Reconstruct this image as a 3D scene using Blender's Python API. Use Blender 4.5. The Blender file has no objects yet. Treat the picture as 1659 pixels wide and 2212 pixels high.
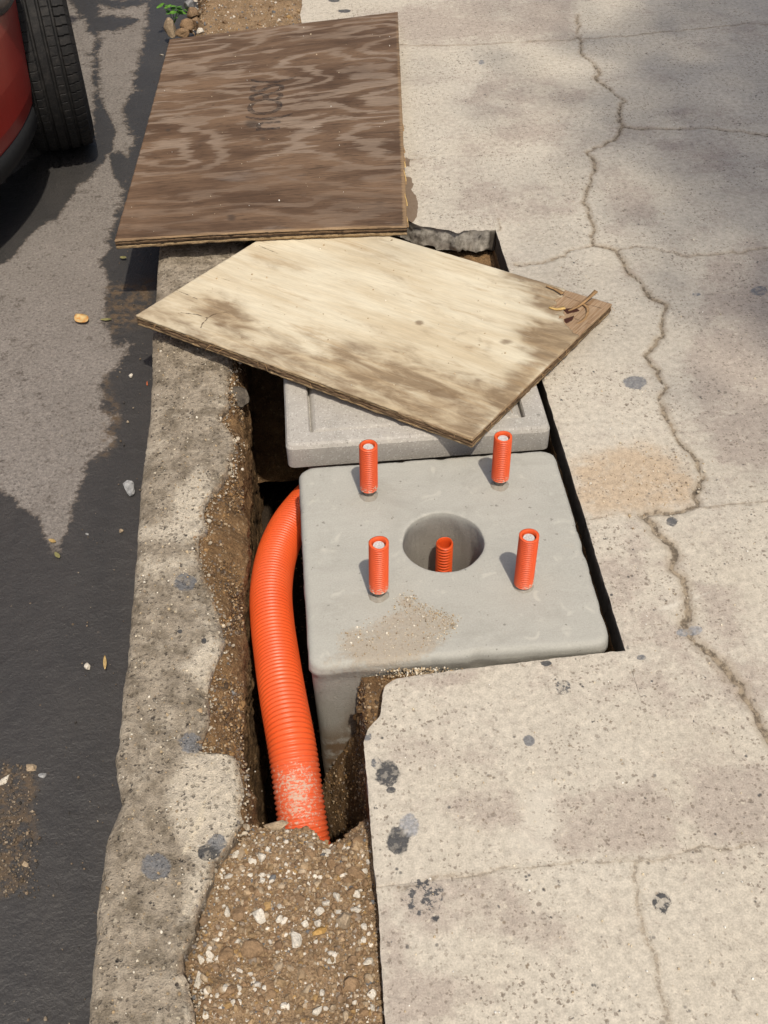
import bpy, math, random
import numpy as np
from mathutils import Vector, Matrix, Quaternion

random.seed(7)
RNG = np.random.default_rng(11)
SC = bpy.context.scene
COL = SC.collection

# ------------------------------------------------------------------ camera, light, exposure
CAM_H = 1.65
RIGHT = np.array([0.9957512200921855, -0.0909676767839383, -0.014296484374026103])
DOWN = np.array([-0.07495406082429122, -0.7104986839135325, -0.6996952971994929])
FWD = np.array([0.053492022310549184, 0.6977940254385037, -0.7142983281594999])
FPX, CX, CY = 2346.7, 829.5, 1106.0
cd = bpy.data.cameras.new('camera')
cam = bpy.data.objects.new('camera', cd)
COL.objects.link(cam)
m = Matrix.Identity(4)
for i in range(3):
    m[i][0] = RIGHT[i]; m[i][1] = -DOWN[i]; m[i][2] = -FWD[i]
m[2][3] = CAM_H
cam.matrix_world = m
cd.sensor_fit = 'VERTICAL'
cd.sensor_height = 24.0
cd.lens = FPX / 2212.0 * 24.0
cd.clip_start = 0.02
cd.clip_end = 2000
SC.camera = cam

SUN_EL = math.radians(63)
SUN_AZ = math.atan2(0.24, -0.97)
SUN = Vector((math.cos(SUN_EL) * math.sin(SUN_AZ), math.cos(SUN_EL) * math.cos(SUN_AZ), math.sin(SUN_EL)))
w = bpy.data.worlds.new('World')
SC.world = w
w.use_nodes = True
nt = w.node_tree
bg = nt.nodes['Background']
sky = nt.nodes.new('ShaderNodeTexSky')
sky.sky_type = 'NISHITA'
sky.sun_disc = False
sky.sun_elevation = SUN_EL
sky.sun_rotation = SUN_AZ
sky.dust_density = 5.0
nt.links.new(sky.outputs[0], bg.inputs[0])
bg.inputs[1].default_value = 0.115
sd = bpy.data.lights.new('sun', 'SUN')
sd.energy = 3.35
sd.angle = math.radians(1.2)
sd.color = (1.0, 0.92, 0.80)
so = bpy.data.objects.new('sun', sd)
so.rotation_euler = SUN.to_track_quat('Z', 'Y').to_euler()
so.location = (2, -6, 12)
COL.objects.link(so)
SC.view_settings.view_transform = 'Standard'
SC.view_settings.look = 'None'
SC.view_settings.gamma = 1.0
SC.view_settings.exposure = 0.05
SC.view_settings.use_curve_mapping = False

# ------------------------------------------------------------------ small maths
def at(u, v, z=0.0):
    """point of the photographed place at height z (survey of the photograph)"""
    d = (u - CX) / FPX * RIGHT + (v - CY) / FPX * DOWN + FWD
    t = (z - CAM_H) / d[2]
    return np.array([d[0] * t, d[1] * t, z])

def pts(lst, z=0.0):
    return np.array([at(a, b, z) for a, b in lst])

def pix(V):
    d = np.asarray(V, float) - np.array([0, 0, CAM_H])
    f = np.maximum(d @ FWD, 0.05)
    return np.stack([CX + FPX * (d @ RIGHT) / f, CY + FPX * (d @ DOWN) / f], 1)

def smooth(a, lo, hi):
    t = np.clip((a - lo) / (hi - lo), 0, 1)
    return t * t * (3 - 2 * t)

def _h(i, j, k, seed):
    n = (i * 374761393 + j * 668265263 + k * 2147483647 + seed * 974634777).astype(np.int64)
    n = (n ^ (n >> 13)) * 1274126177
    n = n ^ (n >> 16)
    return (n & 0xFFFF) / 65535.0

def vnoise(x, y, z=0.0, seed=0):
    x = np.asarray(x, float); y = np.asarray(y, float); z = np.zeros_like(x) + z
    xi, yi, zi = np.floor(x), np.floor(y), np.floor(z)
    fx, fy, fz = x - xi, y - yi, z - zi
    fx = fx * fx * (3 - 2 * fx); fy = fy * fy * (3 - 2 * fy); fz = fz * fz * (3 - 2 * fz)
    xi, yi, zi = xi.astype(np.int64), yi.astype(np.int64), zi.astype(np.int64)
    out = 0
    for a in (0, 1):
        for b in (0, 1):
            for c in (0, 1):
                wgt = (fx if a else 1 - fx) * (fy if b else 1 - fy) * (fz if c else 1 - fz)
                out = out + wgt * _h(xi + a, yi + b, zi + c, seed)
    return out * 2 - 1

def fbm(x, y, z=0.0, sc=1.0, oct=4, seed=0, gain=0.5):
    x = np.asarray(x, float) * sc; y = np.asarray(y, float) * sc; z = (np.zeros_like(x) + z * sc) if np.isscalar(z) else np.asarray(z) * sc
    a, s, out = 1.0, 0.0, 0
    for o in range(oct):
        out = out + a * vnoise(x, y, z, seed + o * 17)
        s += a; a *= gain; x = x * 2.03; y = y * 2.03; z = z * 2.03
    return out / s

def seg_dist(P, poly, closed=False):
    poly = np.asarray(poly, float)
    if len(poly) > 30 and not closed and len(P) > 20000:      # long lines: only the points near them
        d = np.full(len(P), .5); m_ = .06
        for i in range(0, len(poly) - 1, 12):
            q = poly[i:i + 13]; lo, hi = q.min(0) - m_, q.max(0) + m_
            k = ((P >= lo) & (P <= hi)).all(1)
            if k.any(): d[k] = np.minimum(d[k], seg_dist(P[k], q))
        return d
    d = np.full(len(P), 1e9)
    n = len(poly)
    for i in range(n if closed else n - 1):
        a, b = poly[i], poly[(i + 1) % n]
        ab = b - a
        t = np.clip(((P - a) @ ab) / max(ab @ ab, 1e-12), 0, 1)
        d = np.minimum(d, np.hypot(*(P - a - t[:, None] * ab).T))
    return d

def inside(P, poly):
    poly = np.asarray(poly, float)
    r = np.zeros(len(P), bool)
    n = len(poly)
    for i in range(n):
        (x1, y1), (x2, y2) = poly[i], poly[(i + 1) % n]
        c = (y1 > P[:, 1]) != (y2 > P[:, 1])
        with np.errstate(divide='ignore', invalid='ignore'):
            xx = (x2 - x1) * (P[:, 1] - y1) / (y2 - y1 if y2 != y1 else 1e-9) + x1
        r ^= c & (P[:, 0] < xx)
    return r

def sdf(P, poly):
    """negative inside"""
    d = seg_dist(P, poly, True)
    return np.where(inside(P, poly), -d, d)

def soft(P, polys, width):
    """1 inside any polygon, fading over width photo units either side"""
    out = np.zeros(len(P))
    for q in polys:
        out = np.maximum(out, 1 - smooth(sdf(P, q), -width, width))
    return out

# ------------------------------------------------------------------ scene helpers
def prop(o, label=None, cat=None, group=None, kind=None):
    if label: o['label'] = label
    if cat: o['category'] = cat
    if group: o['group'] = group
    if kind: o['kind'] = kind
    return o

def empty(name, loc, label=None, cat=None, group=None, kind=None):
    o = bpy.data.objects.new(name, None)
    o.empty_display_size = 0.05
    COL.objects.link(o)
    o.location = loc
    return prop(o, label, cat, group, kind)

def wloc(o):
    v = Vector((0, 0, 0))
    while o is not None:
        v = v + o.location
        o = o.parent
    return v

def mk(name, V, F, mat, parent=None, attrs=None, shade=True, origin=None):
    """one mesh object out of world-space vertices; F is an (n,k) array or a list of them"""
    V = np.asarray(V, float)
    if parent is not None:
        org = np.array(wloc(parent))
    elif origin is not None:
        org = np.asarray(origin, float)
    else:
        org = np.zeros(3)
    me = bpy.data.meshes.new(name)
    if isinstance(F, np.ndarray): F = [F]
    F = [np.asarray(f, np.int32) for f in F if len(f)]
    nl = sum(f.size for f in F); npoly = sum(len(f) for f in F)
    me.vertices.add(len(V)); me.loops.add(nl); me.polygons.add(npoly)
    me.vertices.foreach_set('co', (V - org).astype(np.float32).ravel())
    me.loops.foreach_set('vertex_index', np.concatenate([f.ravel() for f in F]))
    tot = np.concatenate([np.full(len(f), f.shape[1], np.int32) for f in F])
    st = np.concatenate([[0], np.cumsum(tot)[:-1]]).astype(np.int32)
    me.polygons.foreach_set('loop_start', st)
    me.polygons.foreach_set('loop_total', tot)
    me.polygons.foreach_set('use_smooth', np.full(npoly, bool(shade)))
    for k, a in (attrs or {}).items():
        a = np.asarray(a, np.float32)
        if a.ndim == 1:
            at_ = me.attributes.new(k, 'FLOAT', 'POINT'); at_.data.foreach_set('value', a)
        else:
            at_ = me.attributes.new(k, 'FLOAT_VECTOR', 'POINT'); at_.data.foreach_set('vector', a.ravel())
    me.update(calc_edges=True)
    me.materials.append(mat)
    o = bpy.data.objects.new(name, me)
    COL.objects.link(o)
    if parent is not None: o.parent = parent
    elif origin is not None: o.location = origin
    return o

def gridf(nr, nc, off=0, wrap=False):
    r = np.arange(nr - 1)[:, None]
    c = np.arange(nc if wrap else nc - 1)[None, :]
    c2 = (c + 1) % nc
    a = r * nc + c; b = r * nc + c2; d = (r + 1) * nc + c; e = (r + 1) * nc + c2
    return np.stack([a, b, e, d], -1).reshape(-1, 4) + off

def boundary(F):
    e = np.concatenate([F[:, [i, (i + 1) % F.shape[1]]] for i in range(F.shape[1])])
    key = np.sort(e, 1)
    _, inv, cnt = np.unique(key[:, 0].astype(np.int64) * 10_000_000 + key[:, 1], return_inverse=True, return_counts=True)
    return e[cnt[inv] == 1]

def slab_down(V, F, depth, jit=None):
    """close a sheet into a plate: skirt down from its rim, and a bottom"""
    be = boundary(F)
    used = np.unique(be)
    mp = -np.ones(len(V), int); mp[used] = np.arange(len(used)) + len(V)
    low = V[used].copy()
    low = low + depth
    if jit is not None: low = low + jit(low)
    q = np.stack([be[:, 1], be[:, 0], mp[be[:, 0]], mp[be[:, 1]]], 1)
    return np.concatenate([V, low]), q, used

def sweep(path, radii, seg=24, closed_ends=False):
    """tube along path (n,3) with radius per ring"""
    path = np.asarray(path, float); n = len(path)
    T = np.gradient(path, axis=0); T /= np.linalg.norm(T, axis=1)[:, None]
    up = np.array([0.0, 0, 1]) if abs(T[0][2]) < 0.9 else np.array([1.0, 0, 0])
    Nn = np.cross(T[0], up); Nn /= np.linalg.norm(Nn)
    V = np.zeros((n, seg, 3)); a = np.linspace(0, 2 * np.pi, seg, endpoint=False)
    for i in range(n):
        Nn = Nn - T[i] * (Nn @ T[i]); Nn /= np.linalg.norm(Nn)
        B = np.cross(T[i], Nn)
        V[i] = path[i] + radii[i] * (np.cos(a)[:, None] * Nn + np.sin(a)[:, None] * B)
    return V.reshape(-1, 3), gridf(n, seg, 0, True)

def spline(P, n):
    P = np.asarray(P, float); k = len(P)
    Q = np.concatenate([[2 * P[0] - P[1]], P, [2 * P[-1] - P[-2]]])
    out = []
    for t in np.linspace(0, k - 1, n):
        i = min(int(t), k - 2); f = t - i
        a, b, c, d = Q[i], Q[i + 1], Q[i + 2], Q[i + 3]
        out.append(0.5 * (2 * b + (c - a) * f + (2 * a - 5 * b + 4 * c - d) * f * f + (3 * b - a - 3 * c + d) * f ** 3))
    return np.array(out)

_t = (1 + 5 ** .5) / 2
ICO_V = np.array([(-1, _t, 0), (1, _t, 0), (-1, -_t, 0), (1, -_t, 0), (0, -1, _t), (0, 1, _t), (0, -1, -_t), (0, 1, -_t), (_t, 0, -1), (_t, 0, 1), (-_t, 0, -1), (-_t, 0, 1)], float)
ICO_V /= np.linalg.norm(ICO_V[0])
ICO_F = np.array([(0, 11, 5), (0, 5, 1), (0, 1, 7), (0, 7, 10), (0, 10, 11), (1, 5, 9), (5, 11, 4), (11, 10, 2), (10, 7, 6), (7, 1, 8), (3, 9, 4), (3, 4, 2), (3, 2, 6), (3, 6, 8), (3, 8, 9), (4, 9, 5), (2, 4, 11), (6, 2, 10), (8, 6, 7), (9, 8, 1)])

def ico2(levels=1):
    V = [tuple(v) for v in ICO_V]; F = [tuple(f) for f in ICO_F]
    for _ in range(levels):
        cache = {}
        def mid(a, b):
            k = (min(a, b), max(a, b))
            if k not in cache:
                p = np.array(V[a]) + np.array(V[b]); V.append(tuple(p / np.linalg.norm(p))); cache[k] = len(V) - 1
            return cache[k]
        G = []
        for a, b, c in F:
            x, y, z = mid(a, b), mid(b, c), mid(c, a)
            G += [(a, x, z), (x, b, y), (z, y, c), (x, y, z)]
        F = G
    return np.array(V), np.array(F)

def rotmats(n):
    q = RNG.normal(size=(n, 4)); q /= np.linalg.norm(q, axis=1)[:, None]
    w_, x, y, z = q.T
    return np.stack([np.stack([1 - 2 * (y * y + z * z), 2 * (x * y - z * w_), 2 * (x * z + y * w_)], -1),
                     np.stack([2 * (x * y + z * w_), 1 - 2 * (x * x + z * z), 2 * (y * z - x * w_)], -1),
                     np.stack([2 * (x * z - y * w_), 2 * (y * z + x * w_), 1 - 2 * (x * x + y * y)], -1)], 1)

def grains(C, size, squash=0.35):
    """many tiny angular stones as one vertex/face pair"""
    n = len(C)
    S = 1 + RNG.uniform(-squash, squash, (n, 3))
    J = 1 + RNG.uniform(-.25, .25, (n, 12, 1))
    V = ICO_V[None] * J * S[:, None, :] * size[:, None, None]
    V = np.einsum('nij,nkj->nki', rotmats(n), V) + C[:, None, :]
    F = ICO_F[None] + (np.arange(n) * 12)[:, None, None]
    return V.reshape(-1, 3), F.reshape(-1, 3)

# ------------------------------------------------------------------ material helpers
class S:
    def __init__(s, name):
        s.mat = bpy.data.materials.new(name); s.mat.use_nodes = True
        s.t = s.mat.node_tree; s.b = s.t.nodes['Principled BSDF']; s.out = s.t.nodes['Material Output']
        s.P = s.nd('ShaderNodeNewGeometry').outputs['Position']
        s.O = s.nd('ShaderNodeTexCoord').outputs['Object']
    def nd(s, typ, **kw):
        n = s.t.nodes.new(typ)
        for k, v in kw.items(): setattr(n, k, v)
        return n
    def put(s, sock, v):
        if hasattr(v, 'is_output'): s.t.links.new(v, sock)
        elif isinstance(v, (tuple, list)) and sock.type == 'RGBA' and len(v) == 3: sock.default_value = (*v, 1)
        else: sock.default_value = v
    def attr(s, name, vec=False):
        n = s.nd('ShaderNodeAttribute', attribute_name=name)
        return n.outputs['Vector' if vec else 'Fac']
    def noise(s, vec, scale, detail=4, rough=.55, dist=0.0):
        n = s.nd('ShaderNodeTexNoise')
        s.put(n.inputs['Vector'], vec); s.put(n.inputs['Scale'], scale); s.put(n.inputs['Detail'], detail); s.put(n.inputs['Roughness'], rough); s.put(n.inputs['Distortion'], dist)
        return n.outputs[0]
    def vor(s, vec, scale, out='Distance', feature='F1', rnd=1.0):
        n = s.nd('ShaderNodeTexVoronoi', feature=feature)
        s.put(n.inputs['Vector'], vec); s.put(n.inputs['Scale'], scale); s.put(n.inputs['Randomness'], rnd)
        return n.outputs[out]
    def vm(s, op, a, b=(0, 0, 0)):
        n = s.nd('ShaderNodeVectorMath', operation=op); s.put(n.inputs[0], a); s.put(n.inputs[1], b); return n.outputs[0]
    def m(s, op, a, b=0.0, c=None, clamp=False):
        n = s.nd('ShaderNodeMath', operation=op, use_clamp=clamp); s.put(n.inputs[0], a); s.put(n.inputs[1], b)
        if c is not None: s.put(n.inputs[2], c)
        return n.outputs[0]
    def mix(s, f, a, b, blend='MIX'):
        n = s.nd('ShaderNodeMix', data_type='RGBA', blend_type=blend, clamp_factor=True)
        s.put(n.inputs[0], f); s.put(n.inputs[6], a); s.put(n.inputs[7], b); return n.outputs[2]
    def ss(s, x, lo, hi, a=0.0, b=1.0):
        n = s.nd('ShaderNodeMapRange', interpolation_type='SMOOTHSTEP')
        s.put(n.inputs[0], x); s.put(n.inputs[1], lo); s.put(n.inputs[2], hi); s.put(n.inputs[3], a); s.put(n.inputs[4], b); return n.outputs[0]
    def lin(s, x, lo, hi, a=0.0, b=1.0):
        n = s.nd('ShaderNodeMapRange')
        s.put(n.inputs[0], x); s.put(n.inputs[1], lo); s.put(n.inputs[2], hi); s.put(n.inputs[3], a); s.put(n.inputs[4], b); return n.outputs[0]
    def scl(s, vec, sc): return s.vm('MULTIPLY', vec, sc)
    def sepx(s, vec, i):
        n = s.nd('ShaderNodeSeparateXYZ'); s.put(n.inputs[0], vec); return n.outputs[i]
    def grey(s, v):
        n = s.nd('ShaderNodeCombineColor'); [s.put(n.inputs[i], v) for i in range(3)]; return n.outputs[0]
    def mul(s, col, v): return s.mix(1.0, col, s.grey(v), 'MULTIPLY')
    def done(s, col, rough=.85, spec=.25, height=None, strength=.5, dist=.002, metal=0.0, **kw):
        s.put(s.b.inputs['Base Color'], col); s.put(s.b.inputs['Roughness'], rough); s.put(s.b.inputs['Specular IOR Level'], spec); s.put(s.b.inputs['Metallic'], metal)
        for k, v in kw.items(): s.put(s.b.inputs[k], v)
        if height is not None:
            n = s.nd('ShaderNodeBump'); s.put(n.inputs['Strength'], strength); s.put(n.inputs['Distance'], dist); s.put(n.inputs['Height'], height)
            s.t.links.new(n.outputs[0], s.b.inputs['Normal'])
        return s.mat

def speck(s, vec, scale, size, share, seed=0.0, dim='2D'):
    """angular flecks: 1 on the fleck; share is the part of cells that carry one"""
    v = s.vm('ADD', vec, (seed, seed * .7, seed * .3))
    wv = s.vm('ADD', v, s.scl(s.vor(v, scale * 2.3, 'Color'), (.35 / scale,) * 3))
    n = s.nd('ShaderNodeTexVoronoi', voronoi_dimensions=dim); s.put(n.inputs['Vector'], wv); s.put(n.inputs['Scale'], scale)
    on = s.m('LESS_THAN', s.sepx(n.outputs['Color'], 0), share)
    sz = s.m('MULTIPLY', s.m('ADD', s.sepx(n.outputs['Color'], 1), .35), size)
    d = s.m('SUBTRACT', n.outputs['Distance'], sz)
    return s.m('MULTIPLY', on, s.ss(d, -.06, .06, 1.0, 0.0))

def gum_layer(s, col):
    g = s.attr('gum'); gv = s.attr('gumv'); rag = s.attr('gumr')
    e = s.m('ADD', g, s.m('MULTIPLY', s.m('SUBTRACT', s.noise(s.P, 55, 4, .65), .5), .9))
    hole = s.ss(s.m('ADD', s.noise(s.P, 75, 4, .65), s.m('MULTIPLY', s.m('SUBTRACT', rag, .5), .09)), .47, .56)
    keep = s.m('SUBTRACT', 1.0, s.m('MULTIPLY', hole, rag))
    f = s.m('MULTIPLY', s.ss(e, .85, 1.05, 1.0, 0.0), keep)
    gc = s.mix(gv, (.022, .024, .028), (.40, .40, .40))
    gc = s.mul(gc, s.lin(s.noise(s.P, 200, 3), .3, .7, .7, 1.35))
    return s.mix(s.m('MULTIPLY', f, .93), col, gc)

def mat_pavement():
    s = S('pavement_concrete'); P = s.P
    st = s.scl(P, (1.0, 1.25, 1.0))
    big = s.noise(st, 2.2, 3, .5, .4); mid = s.noise(st, 9, 5, .6); fine = s.noise(P, 70, 4, .65); vf = s.noise(P, 330, 2)
    a = s.m('ADD', s.m('MULTIPLY', big, .50), s.m('MULTIPLY', mid, .50))
    a = s.m('ADD', a, s.m('MULTIPLY', s.m('SUBTRACT', s.attr('worn'), .36), .17))
    a = s.m('ADD', a, s.m('MULTIPLY', s.m('SUBTRACT', s.noise(P, 38, 5, .7), .5), .34))
    worn = s.ss(a, .42, .64)
    cream = s.mix(s.noise(P, 4, 3), (.455, .405, .322), (.52, .478, .402))
    rough = s.mix(s.noise(P, 16, 4), (.345, .295, .245), (.435, .378, .315))
    col = s.mix(worn, cream, rough)
    col = s.mix(s.m('MULTIPLY', s.attr('sand'), s.ss(s.m('ADD', s.noise(P, 25, 5, .65), s.m('MULTIPLY', s.attr('sand'), .25)), .42, .78)), col, (.455, .36, .255))
    k = s.m('MULTIPLY', s.lin(fine, .25, .75, .74, 1.18), s.lin(vf, .3, .7, .84, 1.12))
    col = s.mul(col, k)
    zone = s.ss(s.noise(P, 5.5, 3, .6, .5), .36, .58)
    amt = s.m('MAXIMUM', s.lin(worn, 0, 1, .12, .85), s.m('MULTIPLY', zone, .95))
    dk = speck(s, P, 62, .17, .26, 3.1)
    col = s.mix(s.m('MULTIPLY', dk, s.m('MULTIPLY', amt, .85)), col, s.mix(s.noise(P, 41, 1), (.13, .105, .08), (.25, .21, .165)))
    dk2 = speck(s, P, 118, .23, .42, 9.7)
    col = s.mix(s.m('MULTIPLY', dk2, s.m('MULTIPLY', amt, .72)), col, (.16, .13, .10))
    bl = speck(s, P, 40, .095, .22, 5.3)
    col = s.mix(s.m('MULTIPLY', bl, s.lin(amt, 0, 1, .45, .95)), col, s.mix(s.ss(s.noise(P, 37, 1), .45, .55), (.045, .047, .05), (.19, .15, .105)))
    pal = speck(s, P, 80, .17, .09, 1.7)
    col = s.mix(s.m('MULTIPLY', pal, .6), col, (.56, .50, .40))
    grime = s.ss(s.noise(P, 3.1, 4, .6, .8), .58, .8)
    col = s.mix(s.m('MULTIPLY', grime, .20), col, (.24, .20, .165))
    # scratches
    sc_ = s.m('MULTIPLY', s.attr('scratch'), s.ss(s.noise(P, 60, 3), .3, .5))
    col = s.mix(s.m('MULTIPLY', sc_, .8), col, (.56, .52, .44))
    # damp brown edge
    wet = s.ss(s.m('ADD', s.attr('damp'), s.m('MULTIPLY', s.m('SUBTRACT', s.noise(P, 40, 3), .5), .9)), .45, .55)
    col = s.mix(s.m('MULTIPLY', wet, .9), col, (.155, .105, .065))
    # cracks
    d = s.m('ADD', s.attr('crack'), s.m('MULTIPLY', s.m('SUBTRACT', s.noise(P, 75, 5, .75), .5), .015))
    wd = s.m('MULTIPLY', s.attr('crackw'), s.lin(s.noise(P, 11, 2), .3, .7, .5, 1.5))
    wide = s.ss(s.attr('crackw'), .0014, .0055, .30, .88)
    halo = s.m('MULTIPLY', s.ss(s.m('DIVIDE', d, wd), .9, 3.2, 1.0, 0.0), s.m('MULTIPLY', wide, .5))
    core = s.ss(s.m('DIVIDE', d, wd), .55, 1.05, 1.0, 0.0)
    col = s.mix(halo, col, (.27, .215, .15))
    col = s.mix(s.m('MULTIPLY', core, wide), col, s.mix(s.ss(s.noise(P, 70, 4, .7), .38, .60), (.095, .074, .052), (.29, .235, .165)))
    col = gum_layer(s, col)
    bf = s.attr('brokenface')
    col = s.mix(s.m('MULTIPLY', bf, .85), col, s.mix(s.ss(s.noise(P, 45, 4, .7), .35, .65), (.17, .155, .13), (.48, .445, .385)))
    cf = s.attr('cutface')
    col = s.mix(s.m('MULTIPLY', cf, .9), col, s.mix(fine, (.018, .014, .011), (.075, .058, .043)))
    h = s.m('SUBTRACT', s.m('ADD', s.m('MULTIPLY', fine, .5), s.m('MULTIPLY', vf, s.lin(worn, 0, 1, .3, .8))), s.m('ADD', s.m('MULTIPLY', dk, .5), s.m('MULTIPLY', core, s.m('MULTIPLY', wide, .6))))
    return s.done(col, s.lin(wet, 0, 1, .9, .45), .2, h, .55, .0022)

def mat_kerb():
    s = S('kerb_concrete'); P = s.P
    n1 = s.noise(P, 6, 5, .62); n2 = s.noise(P, 22, 5, .65); fine = s.noise(P, 90, 4, .7); vf = s.noise(P, 340, 2)
    pale = s.ss(s.m('ADD', s.m('MULTIPLY', s.attr('pale'), .34), s.m('ADD', s.m('MULTIPLY', n1, .5), s.m('MULTIPLY', s.noise(P, 34, 5, .7), .55))), .50, .80)
    col = s.mix(s.ss(n2, .32, .66), (.165, .136, .098), (.325, .276, .210))
    col = s.mix(pale, col, s.mix(n1, (.40, .345, .265), (.55, .49, .39)))
    col = s.mul(col, s.m('MULTIPLY', s.lin(fine, .25, .75, .70, 1.24), s.lin(vf, .3, .7, .80, 1.18)))
    dk = speck(s, P, 95, .22, .42, 2.2); d2 = speck(s, P, 46, .10, .22, 6.1)
    col = s.mix(s.m('MULTIPLY', dk, .5), col, (.10, .08, .056))
    col = s.mix(s.m('MULTIPLY', d2, .9), col, s.mix(s.noise(P, 31, 1), (.03, .032, .035), (.13, .10, .07)))
    wp = speck(s, P, 75, .16, .12, 8.8)
    col = s.mix(s.m('MULTIPLY', wp, .7), col, (.50, .44, .33))
    col = s.mix(s.m('MULTIPLY', s.attr('scratch'), s.ss(s.noise(P, 70, 3), .3, .5, .2, .9)), col, (.55, .48, .36))
    col = s.mix(s.m('MULTIPLY', s.attr('earth'), s.ss(s.noise(P, 50, 4), .3, .6)), col, (.17, .105, .055))
    col = gum_layer(s, col)
    h = s.m('SUBTRACT', s.m('ADD', fine, s.m('MULTIPLY', vf, .6)), s.m('ADD', s.m('MULTIPLY', dk, .5), s.m('MULTIPLY', d2, .6)))
    return s.done(col, .92, .18, h, 1.0, .005)

def mat_block(name, c0, c1, spark=0.0):
    s = S(name); P = s.P
    sm = s.noise(s.scl(P, (2.0, 9.0, 6.0)), 3.0, 4, .55, 1.0); n2 = s.noise(P, 18, 4, .6); vf = s.noise(P, 300, 3, .65)
    col = s.mix(s.m('ADD', s.m('MULTIPLY', sm, .6), s.m('MULTIPLY', n2, .4)), c0, c1)
    col = s.mul(col, s.lin(vf, .3, .7, .90, 1.09))
    lt = s.ss(s.noise(P, 28, 3, .5, .6), .60, .74)
    col = s.mix(s.m('MULTIPLY', lt, .45), col, (.52, .50, .43))
    dkp = s.ss(s.noise(P, 7, 5, .65, .6), .50, .72)
    col = s.mix(s.m('MULTIPLY', dkp, .40), col, (.25, .24, .205))
    dus = s.ss(s.noise(s.vm('ADD', P, (3, 1, 2)), 13, 5, .7, .3), .60, .78)
    col = s.mix(s.m('MULTIPLY', dus, .4), col, (.42, .37, .29))
    scr = s.ss(s.noise(s.scl(P, (14, 90, 40)), 1.0, 3, .6, 1.5), .66, .74)
    col = s.mix(s.m('MULTIPLY', scr, .25), col, (.50, .49, .44))
    if spark:
        sp = speck(s, P, 270, .42, .30, 4.4, '3D')
        col = s.mix(s.m('MULTIPLY', sp, spark), col, (.62, .60, .55))
        sp2 = speck(s, P, 240, .40, .25, 7.4, '3D')
        col = s.mix(s.m('MULTIPLY', sp2, spark), col, (.17, .155, .14))
    pit = speck(s, P, 75, .17, .24, 2.9, '3D')
    col = s.mix(s.m('MULTIPLY', pit, .6), col, (.12, .11, .095))
    sd_ = s.m('MULTIPLY', s.attr('sand'), 1.0)
    sm_ = s.ss(s.m('ADD', sd_, s.m('MULTIPLY', s.m('SUBTRACT', s.m('ADD', s.m('MULTIPLY', s.noise(P, 90, 4, .7), .55), s.m('MULTIPLY', s.noise(P, 24, 4, .65), .45)), .5), 2.2)), .30, .95)
    col = s.mix(s.m('MULTIPLY', sm_, .62), col, s.mix(s.noise(P, 220, 2), (.27, .215, .155), (.40, .33, .24)))
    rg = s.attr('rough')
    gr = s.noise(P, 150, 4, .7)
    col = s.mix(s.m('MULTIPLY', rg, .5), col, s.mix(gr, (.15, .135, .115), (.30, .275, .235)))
    col = s.mix(s.m('MULTIPLY', s.attr('earth'), s.ss(s.noise(P, 40, 4), .3, .55)), col, (.15, .10, .06))
    h = s.m('ADD', s.m('MULTIPLY', vf, s.lin(rg, 0, 1, .25, 1.6)), s.m('ADD', s.m('MULTIPLY', n2, .9), s.m('MULTIPLY', sm_, s.m('MULTIPLY', gr, 1.4))))
    return s.done(col, .82, .25, h, .55, .0022)

def mat_asphalt():
    s = S('asphalt'); P = s.P
    n1 = s.noise(P, 7, 4); fine = s.noise(P, 120, 4, .7); vf = s.noise(P, 300, 2)
    dry = s.mix(n1, (.168, .150, .132), (.240, .216, .192))
    dry = s.mul(dry, s.m('MULTIPLY', s.lin(fine, .25, .75, .62, 1.34), s.lin(vf, .3, .7, .80, 1.2)))
    pit = speck(s, P, 85, .2, .4, 3.3)
    dry = s.mix(s.m('MULTIPLY', pit, .5), dry, (.05, .042, .036))
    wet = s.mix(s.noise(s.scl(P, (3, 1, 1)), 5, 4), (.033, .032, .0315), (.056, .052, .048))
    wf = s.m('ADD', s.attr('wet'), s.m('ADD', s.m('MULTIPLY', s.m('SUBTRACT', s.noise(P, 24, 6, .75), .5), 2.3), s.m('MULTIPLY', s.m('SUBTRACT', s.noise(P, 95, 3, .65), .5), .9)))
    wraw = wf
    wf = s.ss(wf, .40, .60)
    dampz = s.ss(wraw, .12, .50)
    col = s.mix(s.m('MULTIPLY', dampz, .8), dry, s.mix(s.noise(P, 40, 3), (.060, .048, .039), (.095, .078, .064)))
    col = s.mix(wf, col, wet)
    silt = s.m('MULTIPLY', s.attr('silt'), s.ss(s.noise(P, 35, 5, .65), .40, .62))
    col = s.mix(silt, col, s.mix(fine, (.05, .036, .024), (.15, .105, .065)))
    dot = speck(s, P, 70, .05, .07, 1.2)
    col = s.mix(s.m('MULTIPLY', dot, .6), col, (.24, .20, .15))
    h = s.m('ADD', s.m('MULTIPLY', fine, 1.0), s.m('MULTIPLY', s.noise(P, 45, 3), .8))
    return s.done(col, s.lin(s.m('SUBTRACT', wf, silt), 0, 1, .9, .42), s.lin(wf, 0, 1, .2, .32), h, s.lin(wf, 0, 1, 1.0, .62), .005)

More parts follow.
